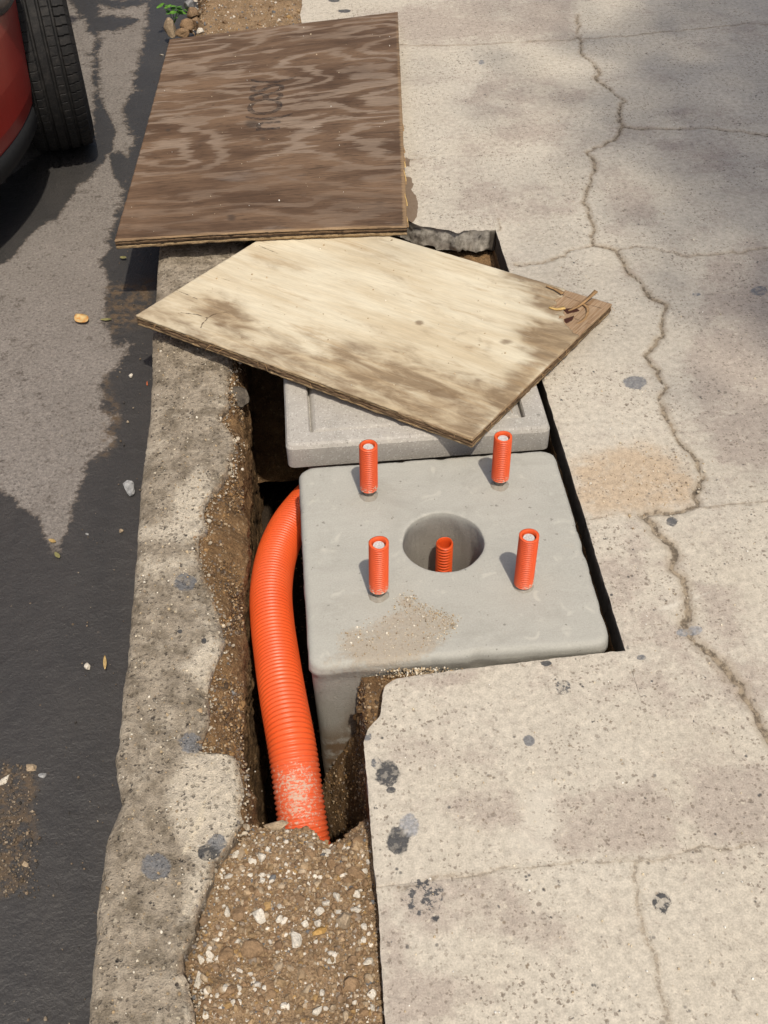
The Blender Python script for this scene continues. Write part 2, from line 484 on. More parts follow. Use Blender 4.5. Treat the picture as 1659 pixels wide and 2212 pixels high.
def mat_soil(name, c0, c1, c2):
    s = S(name); P = s.P
    n1 = s.noise(P, 14, 5, .65); n2 = s.noise(P, 60, 4, .7); vf = s.noise(P, 260, 3, .7)
    col = s.mix(s.ss(n1, .3, .7), c0, c1)
    col = s.mix(s.m('MULTIPLY', s.ss(n2, .55, .72), .7), col, c2)
    col = s.mul(col, s.lin(vf, .28, .72, .55, 1.4))
    sp = speck(s, P, 110, .36, .25, 1.3, '3D')
    col = s.mix(s.m('MULTIPLY', sp, .65), col, s.mix(s.noise(P, 47, 1), (.26, .15, .06), (.42, .34, .24)))
    h = s.m('ADD', s.m('ADD', n2, s.m('MULTIPLY', vf, .7)), s.m('MULTIPLY', sp, .6))
    return s.done(col, .95, .12, h, .9, .006)

def mat_grain(name, rough=.8):
    s = S(name)
    c = s.nd('ShaderNodeAttribute', attribute_name='gcol').outputs['Color']
    col = s.mul(c, s.lin(s.noise(s.P, 320, 3, .7), .3, .7, .78, 1.2))
    return s.done(col, rough, .25, s.noise(s.P, 300, 3), .4, .002)

def mat_stone(name, c0, c1):
    s = S(name)
    n = s.noise(s.P, 55, 5, .7)
    col = s.mul(s.mix(s.ss(n, .3, .7), c0, c1), s.lin(s.noise(s.P, 260, 3, .7), .3, .7, .75, 1.2))
    return s.done(col, .85, .25, s.m('ADD', n, s.noise(s.P, 180, 3)), .7, .004)

def mat_orange(name, dusty=True):
    s = S(name); P = s.P
    col = s.mix(s.noise(P, 12, 3), (.62, .070, .012), (.74, .102, .018))
    r = .42
    if dusty:
        d = s.attr('dust')
        gr = s.noise(P, 170, 4, .75)
        f = s.ss(s.m('ADD', d, s.m('MULTIPLY', s.m('SUBTRACT', gr, .5), 1.7)), .55, .72)
        col = s.mix(s.m('MULTIPLY', d, .22), col, (.45, .32, .22))
        col = s.mix(s.m('MULTIPLY', f, .82), col, s.mix(gr, (.36, .28, .20), (.60, .52, .42)))
        sc_ = s.ss(s.noise(P, 75, 3, .6), .70, .78)
        col = s.mix(s.m('MULTIPLY', sc_, .5), col, (.50, .30, .18))
        r = s.lin(f, 0, 1, .42, .9)
    return s.done(col, r, .4, s.noise(P, 90, 3), .12, .001)

def mat_plain(name, col, rough=.6, spec=.3, metal=0.0, bump=0.0, var=.15, scale=60, **kw):
    s = S(name)
    n = s.noise(s.O, scale, 4, .6)
    return s.done(s.mul(col, s.lin(n, .25, .75, 1 - var, 1 + var)), rough, spec, n if bump else None, bump, .002, metal, **kw)

def mat_paleply():
    s = S('weathered_pale_plywood'); B = s.attr('bl', True)
    grain = s.noise(s.scl(B, (6, 95, 1)), 1.0, 5, .6, .6)
    broad = s.noise(s.scl(B, (2.2, 11, 1)), 1.0, 4, .6, .5)
    blot = s.noise(s.scl(B, (9, 22, 1)), 1.0, 5, .65, .4)
    fib = s.noise(s.scl(B, (30, 420, 1)), 1.0, 3, .6)
    col = s.mix(s.ss(broad, .35, .68), (.63, .565, .42), (.52, .435, .295))
    stn = s.attr('stain')
    e = s.m('ADD', stn, s.m('MULTIPLY', s.m('SUBTRACT', s.m('ADD', s.m('MULTIPLY', blot, .7), s.m('MULTIPLY', grain, .3)), .5), 2.1))
    f = s.ss(e, .16, 1.0)
    brown = s.mix(s.ss(blot, .32, .62), (.36, .265, .155), (.185, .122, .066))
    brown = s.mix(s.m('MULTIPLY', s.ss(grain, .55, .75), .5), brown, (.42, .32, .19))
    col = s.mix(s.m('MULTIPLY', f, .88), col, brown)
    light = s.m('MULTIPLY', s.ss(s.noise(s.scl(B, (3.5, 20, 1)), 1.0, 5, .65, .4), .54, .70), .62)
    col = s.mix(light, col, (.36, .255, .14))
    kn = s.attr('knot')
    col = s.mix(s.m('MULTIPLY', s.ss(s.m('ADD', kn, s.m('MULTIPLY', s.m('SUBTRACT', blot, .5), .7)), .25, .58), .72), col, (.155, .10, .055))
    col = s.mul(col, s.m('MULTIPLY', s.lin(grain, .3, .7, .90, 1.07), s.lin(fib, .3, .7, .92, 1.07)))
    ck = s.m('MULTIPLY', s.ss(s.m('ADD', s.attr('split'), s.m('MULTIPLY', s.m('SUBTRACT', s.noise(s.P, 130, 3, .7), .5), .004)), .0006, .0022, 1.0, 0.0), s.ss(s.noise(s.P, 45, 2), .36, .5, .25, 1.0))
    col = s.mix(s.m('MULTIPLY', ck, .85), col, (.05, .03, .015))
    h = s.m('SUBTRACT', s.m('ADD', s.m('MULTIPLY', grain, .8), s.m('MULTIPLY', fib, .5)), s.m('MULTIPLY', ck, 2))
    return s.done(col, .85, .2, h, .45, .002)

def mat_darkply():
    s = S('weathered_dark_plywood'); B = s.attr('bl', True)
    low = s.noise(s.scl(B, (1.25, 2.9, 1)), 1.0, 2, .42, .25)
    wob = s.noise(s.scl(B, (7, 26, 1)), 1.0, 4, .6, .3)
    g = s.m('ADD', s.m('MULTIPLY', low, 13.0), s.m('MULTIPLY', wob, 1.5))
    g = s.m('ADD', g, s.m('MULTIPLY', s.sepx(B, 1), 3.2))
    tri = s.m('ABSOLUTE', s.m('SUBTRACT', s.m('MULTIPLY', s.m('FRACT', g), 2.0), 1.0))
    fib = s.noise(s.scl(B, (9, 210, 1)), 1.0, 5, .65, .3); fib2 = s.noise(s.scl(B, (38, 560, 1)), 1.0, 3)
    t = s.m('ADD', tri, s.m('MULTIPLY', s.m('SUBTRACT', fib, .5), 1.15))
    amt = s.attr('figure')
    band = s.m('MULTIPLY', s.ss(t, .50, .80), amt)
    base = s.mix(s.ss(s.noise(s.scl(B, (3, 8, 1)), 1.0, 4, .6, .4), .32, .68), (.082, .047, .026), (.168, .105, .062))
    base = s.mix(s.m('MULTIPLY', s.ss(t, .14, -.15), .65), base, (.045, .027, .014))
    lightc = s.mix(s.noise(s.scl(B, (5, 12, 1)), 1.0, 3), (.212, .150, .102), (.282, .220, .165))
    col = s.mix(s.m('MULTIPLY', band, s.lin(s.noise(s.scl(B, (2.5, 5, 1)), 1.0, 3), .35, .65, .45, .92)), base, lightc)
    sm = s.ss(s.noise(s.scl(B, (4, 10, 1)), 1.0, 4, .6, .8), .58, .72)
    col = s.mix(s.m('MULTIPLY', sm, s.lin(amt, 0, 1, .55, .2)), col, (.235, .19, .155))
    dm = s.attr('stain')
    col = s.mix(s.m('MULTIPLY', s.ss(s.m('ADD', dm, s.m('MULTIPLY', s.m('SUBTRACT', fib, .5), .8)), .4, .7), .75), col, (.048, .034, .024))
    ed = s.attr('rim')
    col = s.mix(s.m('MULTIPLY', s.ss(s.m('ADD', ed, s.m('MULTIPLY', s.m('SUBTRACT', fib, .5), 1.2)), .5, .8), .7), col, (.30, .20, .105))
    col = s.mul(col, s.m('MULTIPLY', s.lin(fib, .3, .7, .76, 1.2), s.lin(fib2, .3, .7, .85, 1.13)))
    h = s.m('ADD', s.m('MULTIPLY', fib, .9), s.m('MULTIPLY', band, .7))
    return s.done(col, .72, .3, h, .5, .002)

def mat_ply(name, c0, c1):
    s = S(name)
    n = s.noise(s.scl(s.P, (18, 18, 330)), 1.0, 4, .65, .6); n2 = s.noise(s.P, 70, 4, .7)
    col = s.mix(s.ss(s.m('ADD', s.m('MULTIPLY', n, .5), s.m('MULTIPLY', n2, .5)), .35, .65), c0, c1)
    return s.done(col, .9, .15, s.m('ADD', n, n2), .8, .004)

def mat_torn():
    s = S('bare_inner_veneer'); B = s.attr('bl', True)
    g = s.noise(s.scl(B, (300, 12, 1)), 1.0, 4, .6, .5); g2 = s.noise(s.scl(B, (900, 30, 1)), 1.0, 3)
    col = s.mix(s.ss(g, .3, .7), (.27, .165, .085), (.44, .315, .20))
    col = s.mul(col, s.lin(g2, .3, .7, .75, 1.15))
    st = s.attr('resin')
    col = s.mix(s.ss(s.m('ADD', st, s.m('MULTIPLY', s.m('SUBTRACT', s.noise(s.P, 90, 3), .5), .7)), .45, .6), col, (.055, .02, .012))
    ck = s.ss(s.attr('split'), .0006, .0018, 1.0, 0.0)
    col = s.mix(s.m('MULTIPLY', ck, .9), col, (.06, .035, .02))
    return s.done(col, .85, .2, s.m('SUBTRACT', g, ck), .6, .002)

M_PAVE = mat_pavement(); M_KERB = mat_kerb(); M_ROAD = mat_asphalt()
M_BLOCK = mat_block('footing_concrete', (.315, .308, .270), (.415, .405, .358))
M_BOX = mat_block('box_concrete', (.345, .322, .285), (.43, .405, .36), .5)
M_SOIL = mat_soil('trench_soil', (.115, .068, .034), (.21, .13, .064), (.33, .205, .095))
M_DIRT = mat_soil('fill_dirt', (.205, .138, .078), (.295, .205, .122), (.38, .275, .175))
M_DEEP = mat_soil('shade_dark_soil', (.03, .022, .015), (.05, .036, .024), (.07, .05, .033))  # soil colour darkened to stand in for the shade deep in the trench
M_GRAIN = mat_grain('loose_grains')
M_ORANGE = mat_orange('orange_plastic')
M_STEEL = mat_plain('dull_steel', (.50, .50, .48), .6, .4, .15, .4, .35, 300)
M_THREAD = mat_plain('dirty_thread', (.24, .21, .17), .65, .4, .3, .6, .35, 200)
M_PALE = mat_paleply(); M_DARK = mat_darkply(); M_TORN = mat_torn()
M_PLYA = mat_ply('ply_edge_light', (.24, .16, .085), (.44, .32, .18))
M_PLYB = mat_ply('ply_edge_dark', (.095, .060, .033), (.22, .145, .085))
M_PLYC = mat_ply('ply_edge_wet', (.025, .017, .011), (.075, .05, .032))

GAPX = .543
# ------------------------------------------------------------------ surface marks shared by pavement and kerb
GUM = [  # photo u, v, half width, half height, lightness, raggedness
    (837, 1672, 27, 29, .05, .35), (812, 1648, 10, 14, .25, .8), (844, 1706, 11, 8, .06, .2), (860, 1815, 25, 33, .06, .25), (884, 1782, 23, 25, .62, .35),
    (915, 1938, 43, 42, .10, .95), (1430, 1950, 20, 25, .06, .75), (1143, 1600, 14, 13, .35, .0), (1217, 1485, 17, 17, .14, .85), (1180, 1433, 13, 6, .08, .1),
    (1372, 826, 26, 15, .38, .15), (1452, 1127, 13, 10, .15, .3), (1500, 1362, 19, 11, .62, .4), (1475, 1366, 14, 9, .55, .5), (1640, 628, 19, 11, .35, .5),
    (744, 24, 15, 4, .1, .1), (722, 1, 14, 4, .1, .2), (1040, 135, 7, 6, .5, .5), (1505, 636, 11, 4, .45, .6), (793, 1590, 10, 12, .3, .8),
    (400, 1258, 24, 20, .28, .45), (412, 1605, 27, 23, .36, .25), (337, 1873, 34, 31, .34, .2), (450, 1842, 24, 20, .06, .35), (470, 1820, 20, 18, .36, .2),
    (440, 1385, 7, 6, .05, .1), (388, 1364, 6, 5, .05, .1), (1385, 1420, 11, 6, .3, .4), (940, 1985, 9, 9, .06, .5),
]
GUM_W = [at(g[0], g[1]) for g in GUM]

def gum_attrs(V):
    P = pix(V); best = np.full(len(V), 9.0); val = np.zeros(len(V)); rag = np.zeros(len(V))
    up = V[:, 2] > -.02
    for u, v, a, b, l, r in GUM:
        d = np.hypot((P[:, 0] - u) / a, (P[:, 1] - v) / b)
        k = (d < best) & up
        best[k] = d[k]; val[k] = l; rag[k] = r
    return {'gum': best, 'gumv': val, 'gumr': rag}

C1 = [(1250, 30), (1253, 55), (1258, 89), (1255, 114), (1287, 144), (1290, 174), (1317, 191), (1352, 218), (1337, 243), (1337, 263), (1347, 273), (1327, 303), (1302, 315), (1267, 327), (1277, 377), (1267, 422), (1272, 456), (1285, 496), (1280, 526), (1332, 538), (1347, 565), (1391, 620), (1402, 639), (1441, 660), (1433, 720), (1393, 768), (1441, 835), (1429, 873), (1450, 921), (1498, 984), (1522, 1031), (1508, 1089), (1479, 1103), (1388, 1113)]
C1B = [(1388, 1113), (1426, 1156), (1460, 1199), (1477, 1257), (1484, 1295), (1477, 1348), (1493, 1376), (1575, 1453), (1613, 1510), (1659, 1592), (1720, 1690)]
CRACKS = [(C1, .0052), (C1B, .0072), ([(1347, 273), (1372, 278), (1456, 278), (1530, 275), (1600, 282), (1659, 293), (1800, 300)], .0048),
          ([(1114, 570), (1150, 567), (1193, 560), (1233, 538), (1280, 529)], .0042), ([(1332, 538), (1377, 530), (1456, 545), (1530, 550), (1600, 547), (1659, 535), (1760, 530)], .0035),
          ([(1373, 1862), (1378, 1928), (1386, 1992), (1415, 2060), (1423, 2124), (1442, 2188), (1455, 2240), (1450, 2320)], .0030),
          ([(1076, 470), (1080, 497)], .0035), ([(880, 345), (905, 346), (936, 340)], .0030), ([(884, 336), (912, 338)], .002)]
J1 = [(700, 1921), (817, 1915), (920, 1903), (1008, 1894), (1119, 1875), (1219, 1867), (1373, 1860), (1468, 1843), (1521, 1825), (1553, 1836), (1600, 1826), (1659, 1817), (1800, 1803)]
J2 = [(1240, 1127), (1290, 1118), (1388, 1113), (1479, 1104), (1508, 1096), (1570, 1090), (1659, 1082), (1800, 1070)]
J3 = [(1060, 664), (1300, 650), (1391, 640), (1500, 637), (1659, 630), (1800, 622)]
J4 = [(600, 362), (880, 346), (1000, 338), (1120, 330), (1280, 321), (1400, 313), (1659, 296), (1800, 290)]
J5 = [(600, 104), (866, 96), (960, 98), (1044, 95), (1160, 88), (1253, 82), (1382, 74), (1480, 64), (1530, 60), (1605, 50), (1659, 53), (1800, 48)]
def jag(P, levels=3, k=.13, seed=3):
    P = np.asarray(P, float); g = np.random.default_rng(seed)
    for _ in range(levels):
        a, b = P[:-1], P[1:]; d = b - a; n_ = np.stack([-d[:, 1], d[:, 0]], 1)
        mid = (a + b) / 2 + n_ * g.normal(0, k, (len(d), 1))
        Q = np.empty((len(P) + len(mid), 2)); Q[0::2] = P; Q[1::2] = mid; P = Q
    return P
CR_W = [(jag(pts(c)[:, :2], 3, .085, i_ + 5), w_) for i_, (c, w_) in enumerate(CRACKS)] + [(jag(pts(j)[:, :2], 4, .055, int(w_ * 1e5)), w_) for j, w_ in ((J1, .0024), (J2, .0028), (J3, .0013), (J4, .0013), (J5, .0036))]
WORN = [[(1188, 1711), (1415, 1690), (1437, 1722), (1468, 1828), (1230, 1849), (1198, 1812)], [(1495, 1669), (1700, 1640), (1700, 1817), (1521, 1807)],
        [(1000, 213), (1059, 164), (1183, 154), (1248, 193), (1282, 218), (1134, 238), (1034, 233)], [(1070, 280), (1134, 258), (1250, 250), (1190, 290), (1100, 300)], [(1005, 315), (1050, 300), (1085, 315), (1040, 325)],
        [(870, 0), (1230, 0), (1240, 80), (1000, 95), (870, 90)], [(970, 440), (1060, 385), (1250, 400), (1260, 470), (1150, 510), (1000, 470)], [(1290, 400), (1400, 420), (1420, 480), (1320, 500)], [(1400, 300), (1560, 290), (1600, 360), (1480, 370)],
        [(1280, 1200), (1380, 1170), (1400, 1260), (1320, 1300)], [(1500, 1260), (1590, 1270), (1600, 1380), (1530, 1350)], [(830, 1900), (1080, 1890), (1250, 2000), (1240, 2050), (1050, 2030), (900, 2020)], [(830, 1960), (900, 2100), (1080, 2130), (1000, 2212), (840, 2212)], [(960, 1720), (1100, 1700), (1150, 1800), (980, 1790)],
        [(1540, 560), (1659, 540), (1700, 1000), (1560, 1000), (1480, 800)], [(880, 1480), (1010, 1440), (1100, 1440), (1000, 1490)]]
SAND = [[(1240, 1085), (1230, 1000), (1330, 960), (1400, 955), (1460, 985), (1508, 1030), (1500, 1085), (1440, 1105), (1370, 1112), (1270, 1114)]]
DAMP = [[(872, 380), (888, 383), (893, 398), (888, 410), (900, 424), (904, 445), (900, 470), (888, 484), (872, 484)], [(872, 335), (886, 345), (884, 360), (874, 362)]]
SCR = [[(1418, 1316), (1470, 1296), (1535, 1278), (1500, 1296), (1440, 1318)], [(1140, 1690), (1190, 1690), (1200, 1840), (1120, 1850), (1100, 1810), (1140, 1760)]]
KPALE = [[(455, 1380), (490, 1400), (460, 1470), (445, 1500), (400, 1440)], [(400, 1650), (440, 1622), (500, 1622), (524, 1680), (522, 1760), (470, 1850), (440, 1880), (380, 1800), (360, 1700)], [(300, 1140), (430, 1135), (435, 1160), (300, 1160)], [(380, 1060), (430, 1010), (445, 1050), (430, 1130), (380, 1120)], [(400, 1900), (450, 1860), (440, 1960), (390, 1990)], [(300, 1215), (380, 1205), (420, 1215), (330, 1232)]]
KSCR = [[(436, 1740), (446, 1722), (448, 1760), (420, 1810), (396, 1850), (392, 1846), (415, 1790)]]

def pave_attrs(V):
    P = pix(V); X = V[:, :2]
    front = (V[:, 1] > .3) & (V[:, 1] < 5.2) & (V[:, 0] < 2.2)
    d = np.full(len(V), .5); wd = np.full(len(V), .003)
    if front.any():
        for pl, w_ in CR_W:
            a = np.full(len(V), .5); a[front] = seg_dist(X[front], pl)
            k = a / w_ < d / wd
            d = np.where(k, a, d); wd = np.where(k, w_, wd)
    out = {'crack': d, 'crackw': wd}
    ok = front.astype(float)
    out['worn'] = soft(P, WORN, 30) * ok
    out['sand'] = soft(P, SAND, 30) * ok
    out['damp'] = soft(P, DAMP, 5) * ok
    out['scratch'] = soft(P, SCR[:1], 2.5) * ok + .35 * soft(P, SCR[1:], 8) * ok
    out.update(gum_attrs(V))
    out['brokenface'] = (smooth(-V[:, 2], .004, .012) * (V[:, 1] > 2.6) * (V[:, 1] < 2.9) * (V[:, 0] < GAPX - .01)).astype(float)
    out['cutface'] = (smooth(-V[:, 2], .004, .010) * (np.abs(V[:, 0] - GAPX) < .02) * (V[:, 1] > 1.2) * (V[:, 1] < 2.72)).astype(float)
    return out

# ------------------------------------------------------------------ ground far around, road
ROAD_Z = -0.14
XK = -0.41
gV = np.array([(-300, -300, ROAD_Z - .75), (300, -300, ROAD_Z - .75), (300, 300, ROAD_Z - .75), (-300, 300, ROAD_Z - .75)], float)
prop(mk('ground', gV, np.array([[0, 1, 2, 3]]), M_DEEP), 'bare brown earth beneath the street', kind='structure')

DRY = [[(222, -30), (326, -30), (322, 0), (319, 50), (312, 91), (299, 141), (289, 198), (269, 232), (275, 269), (292, 300), (270, 345), (268, 400), (262, 440), (250, 480), (244, 500), (239, 521), (242, 538), (223, 567), (236, 623), (226, 639), (233, 672), (236, 715), (249, 738), (285, 744), (259, 787), (242, 803), (223, 829), (226, 862), (223, 888), (262, 898), (226, 928), (256, 944), (239, 970), (193, 993), (177, 1033), (167, 1065), (157, 1108), (144, 1157), (128, 1196), (108, 1183), (79, 1121), (49, 1101), (23, 1075), (0, 1059), (-150, 1000), (-400, 600), (-300, 300), (-200, 0), (150, 0), (212, 84), (208, 188), (228, 240), (242, 289), (238, 330), (215, 345), (205, 300), (205, 100)]]
WET_SHADE = [[(190, 38), (235, 34), (300, 42), (285, 55), (240, 66), (190, 68)], [(190, 0), (240, 18), (300, 12), (330, 0)], [(205, 228), (228, 236), (250, 285), (240, 330), (205, 350)], [(150, 385), (175, 392), (120, 470), (70, 500), (20, 520), (0, 440)], [(236, 330), (270, 330), (285, 380), (262, 400), (240, 365)], [(-200, 420), (0, 400), (90, 330), (200, 300), (236, 312), (225, 350), (188, 388), (120, 436), (70, 505), (20, 560), (-200, 700)]]  # wet asphalt; the patch below the bumper also paints in the car's shade
SILT = [[(-60, 1630), (40, 1655), (84, 1680), (66, 1740), (78, 1800), (62, 1870), (50, 1930), (-60, 1945)], [(225, 800), (262, 900), (250, 960), (215, 1000), (230, 880)], [(225, 620), (330, 600), (320, 700), (240, 720)]]

def road_sheet(name, x0, x1, y0, y1, step, parent):
    nx = max(2, int((x1 - x0) / step) + 1); ny = max(2, int((y1 - y0) / step) + 1)
    X, Y = np.meshgrid(np.linspace(x0, x1, nx), np.linspace(y0, y1, ny))
    X, Y = X.ravel(), Y.ravel()
    Z = ROAD_Z + .004 * fbm(X, Y, 0., 1.4, 3, 3)
    if step < .02: Z = Z + .0012 * fbm(X, Y, 0., 45, 2, 8) - .012 * smooth(X, XK - .22, XK)
    V = np.stack([X, Y, Z], 1)
    P = pix(V); ok = (Y > .3) & (Y < 5.5) & (X > -1.6)
    wet = np.where(ok, 1 - soft(P, DRY, 20), .0)
    wet = np.maximum(wet, np.where(ok, soft(P, WET_SHADE, 9), 0))
    return mk(name, V, gridf(ny, nx), M_ROAD, parent, {'wet': wet, 'silt': np.where(ok, soft(P, SILT, 12), 0)})

road = empty('road', (-2, 2, ROAD_Z), 'wet and dry patched asphalt road beside the kerb', kind='structure')
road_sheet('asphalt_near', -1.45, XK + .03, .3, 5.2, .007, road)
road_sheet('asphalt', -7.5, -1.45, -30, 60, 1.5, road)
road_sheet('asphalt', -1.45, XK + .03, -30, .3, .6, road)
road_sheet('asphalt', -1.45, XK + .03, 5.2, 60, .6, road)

# ------------------------------------------------------------------ pavement slabs
SAWY_F, SAWY_B = 1.198, 2.705      # front and back of the opened trench, right part
jw = {}
def jline(j):
    q = pts(j)[:, :2]
    return lambda x: np.interp(x, q[:, 0], q[:, 1])
def const(c): return lambda x: np.zeros_like(np.asarray(x, float)) + c
L1, L2, L3, L4, L5 = map(jline, (J1, J2, J3, J4, J5))
LEFT_S = pts([(845, 2330), (832, 2212), (826, 2120), (817, 1960), (806, 1850), (796, 1720), (787, 1620), (785, 1605), (789, 1592), (793, 1578), (806, 1560), (818, 1550), (822, 1540), (825, 1520), (826, 1500), (830, 1484), (836, 1474), (850, 1466)])
BACK_S = pts([(836, 1474), (850, 1466), (905, 1456), (960, 1450), (1040, 1440), (1120, 1431), (1220, 1419), (1300, 1410), (1350, 1404), (1372, 1404)])
def left_s(y): return np.interp(y, LEFT_S[:, 1], LEFT_S[:, 0]) + .0012 * fbm(y, y * 0, 0., 90, 3, 5)
def back_s(x): return np.interp(x, BACK_S[:, 0], BACK_S[:, 1]) + .0012 * fbm(x, x * 0, 0., 70, 3, 9)
REAR = pts([(860, 470), (883, 476), (895, 482), (911, 488), (933, 491), (949, 494), (969, 495), (985, 502), (991, 503.4), (1002, 498.3), (1028, 496.3), (1034, 499), (1056, 496), (1077, 494)])
def rear_s(x): return np.interp(x, REAR[:, 0], REAR[:, 1]) + .006 * fbm(x, x * 0, 0., 38, 5, 19, .65)
def left_n(y): return .055 + .012 * fbm(y, y * 0, 0., 9, 4, 4)
def gapx(y): return GAPX + .0015 * fbm(y, y * 0, 0., 30, 3, 14)

def patch(xl, xr, yl, yh, step, walls, lr=(-99, 99)):
    """mapped sheet; walls: subset of 'lrfb' given depth. returns V, F"""
    x0 = float(np.mean(xl(np.array([yl(np.array([0.6]))[0], yh(np.array([.6]))[0]])))); x1 = float(np.mean(xr(np.array([1.0, 2.0]))))
    nx = max(3, int((x1 - x0) / step)); ym = (x0 + x1) / 2
    ny = max(3, int((yh(np.array([ym]))[0] - yl(np.array([ym]))[0]) / step))
    s, t = np.meshgrid(np.linspace(0, 1, nx), np.linspace(0, 1, ny))
    y = yl(np.full(s.shape, ym)) * (1 - t) + yh(np.full(s.shape, ym)) * t
    for _ in range(4):
        x = xl(y) * (1 - s) + xr(y) * s
        y = yl(x) * (1 - t) + yh(x) * t
    V = np.stack([x, y, np.zeros_like(x)], -1)
    F = gridf(ny, nx)
    loops = []
    idx = np.arange(nx * ny).reshape(ny, nx)
    if 'f' in walls: loops.append(idx[0, :])
    if 'b' in walls: loops.append(idx[-1, ::-1])
    if 'l' in walls:
        q = idx[::-1, 0]; loops.append(q[(y[::-1, 0] > lr[0]) & (y[::-1, 0] < lr[1])])
    if 'r' in walls: loops.append(idx[:, -1])
    return V.reshape(-1, 3), F, loops

PAVE_T = .068
def paving_slab(patches, parent, step_note=''):
    Vs, Fs, n = [], [], 0
    for V, F, loops in patches:
        V = V.copy()
        X, Y = V[:, 0], V[:, 1]
        V[:, 2] += .0022 * fbm(X, Y, 0., 2.2, 3, 21) * smooth(X, .03, .2) + .0004 * fbm(X, Y, 0., 70, 2, 22)
        if len(V) > 3000:
            near = (Y > .3) & (Y < 5) & (X < 2.2)
            for pl, w_ in CR_W[:5]:
                dd = seg_dist(V[near, :2], pl)
                V[near, 2] -= (.006 if w_ > .004 else .003) * np.exp(-(dd / (w_ * .95)) ** 2)
        rim = np.unique(np.concatenate(loops)) if loops else np.array([], int)
        V[rim, 2] -= (.0 + .0012 * (V[rim, 0] < .2) + .0012 * (np.abs(V[rim, 0] - GAPX) < .02)) + .0016 * ((np.abs(V[rim, 1] - 1.19) < .03) & (V[rim, 0] < .56)) * np.abs(fbm(V[rim, 0], V[rim, 1], 0., 60, 3, 31))
        Vs.append(V); Fs.append(F + n); base = n; n += len(V)
        for lp in loops:
            rows = [V[lp]]
            A = V[lp]; T = np.gradient(A, axis=0); nr = np.stack([T[:, 1], -T[:, 0], 0 * T[:, 0]], 1)
            nr /= np.maximum(np.linalg.norm(nr, axis=1), 1e-9)[:, None]
            prev = n + np.arange(len(lp)); n += len(lp); Vs.append(A.copy())      # own rim row: crisp edge
            for dz in (.006, .016, .028, .042, .055, PAVE_T):
                B = A.copy(); B[:, 2] -= dz
                rgh = np.where((A[:, 1] > 2.6) & (A[:, 1] < 2.85) & (A[:, 0] < GAPX - .01), 3.2, 1.0)
                B += nr * (rgh * (.0045 * fbm(A[:, 0], A[:, 1], dz * 2.6, 40, 5, 41, .65) - .0012))[:, None]
                B[:, 2] += (rgh - 1) * .004 * fbm(A[:, 0], A[:, 1], dz, 60, 3, 43) * (dz > .01)
                ids = n + np.arange(len(lp)); n += len(lp)
                Vs.append(B); Fs.append(np.stack([prev[1:], prev[:-1], ids[:-1], ids[1:]], 1)); prev = ids
    V = np.concatenate(Vs); F = np.concatenate(Fs)
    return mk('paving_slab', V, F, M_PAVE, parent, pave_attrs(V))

pave = empty('pavement', (1.2, 2, 0), 'worn cream and grey cracked concrete pavement', kind='structure')
XR = 2.05
H = .0001
def off(fn, d): return lambda x: fn(x) + d
paving_slab([patch(left_s, const(XR), const(.30), off(L1, -H), .0052, 'lfb')], pave)
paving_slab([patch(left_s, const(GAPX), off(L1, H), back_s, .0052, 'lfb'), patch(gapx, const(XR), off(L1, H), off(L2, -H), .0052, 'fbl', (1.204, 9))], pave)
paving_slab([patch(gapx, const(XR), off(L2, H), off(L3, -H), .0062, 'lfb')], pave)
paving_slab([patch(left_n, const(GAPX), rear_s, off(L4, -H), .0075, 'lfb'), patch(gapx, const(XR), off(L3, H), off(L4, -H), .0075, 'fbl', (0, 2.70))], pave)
paving_slab([patch(left_n, const(XR), off(L4, H), off(L5, -H), .0085, 'lfb')], pave)
paving_slab([patch(left_n, const(XR), off(L5, H), const(5.1), .010, 'lfb')], pave)
# the pavement goes on outside the picture
for (xa, xb, ya, yb) in ((.036, 5, -3.0, -.9), (.036, 5, -.895, .295), (XR + .004, 5, .30, 1.55), (XR + .004, 5, 1.554, 3.13), (XR + .004, 5, 3.134, 5.1), (.055, 5, 5.105, 7.2), (.055, 5, 7.205, 9.5), (.055, 5, 9.505, 14), (.036, 5, -8, -3.005)):
    paving_slab([patch(const(xa), const(xb), const(ya), const(yb), .25, 'lrfb')], pave)
# packed sand under the joints, a sheet below the slabs
def strip(name, poly, z, mat, parent):
    V = np.array([(a, b, z) for a, b in poly], float)
    return mk(name, V, np.arange(len(poly))[None, :], mat, parent)
strip('bedding_sand', [(GAPX + .012, -8), (5, -8), (5, 14), (GAPX + .012, 14)], -.034, M_DIRT, pave)
strip('bedding_sand', [(.07, -8), (GAPX + .010, -8), (GAPX + .010, 1.15), (.12, 1.15), (.07, 1.0)], -.034, M_DIRT, pave)
strip('bedding_sand', [(.10, 2.9), (GAPX + .010, 2.9), (GAPX + .010, 14), (.10, 14)], -.034, M_DIRT, pave)

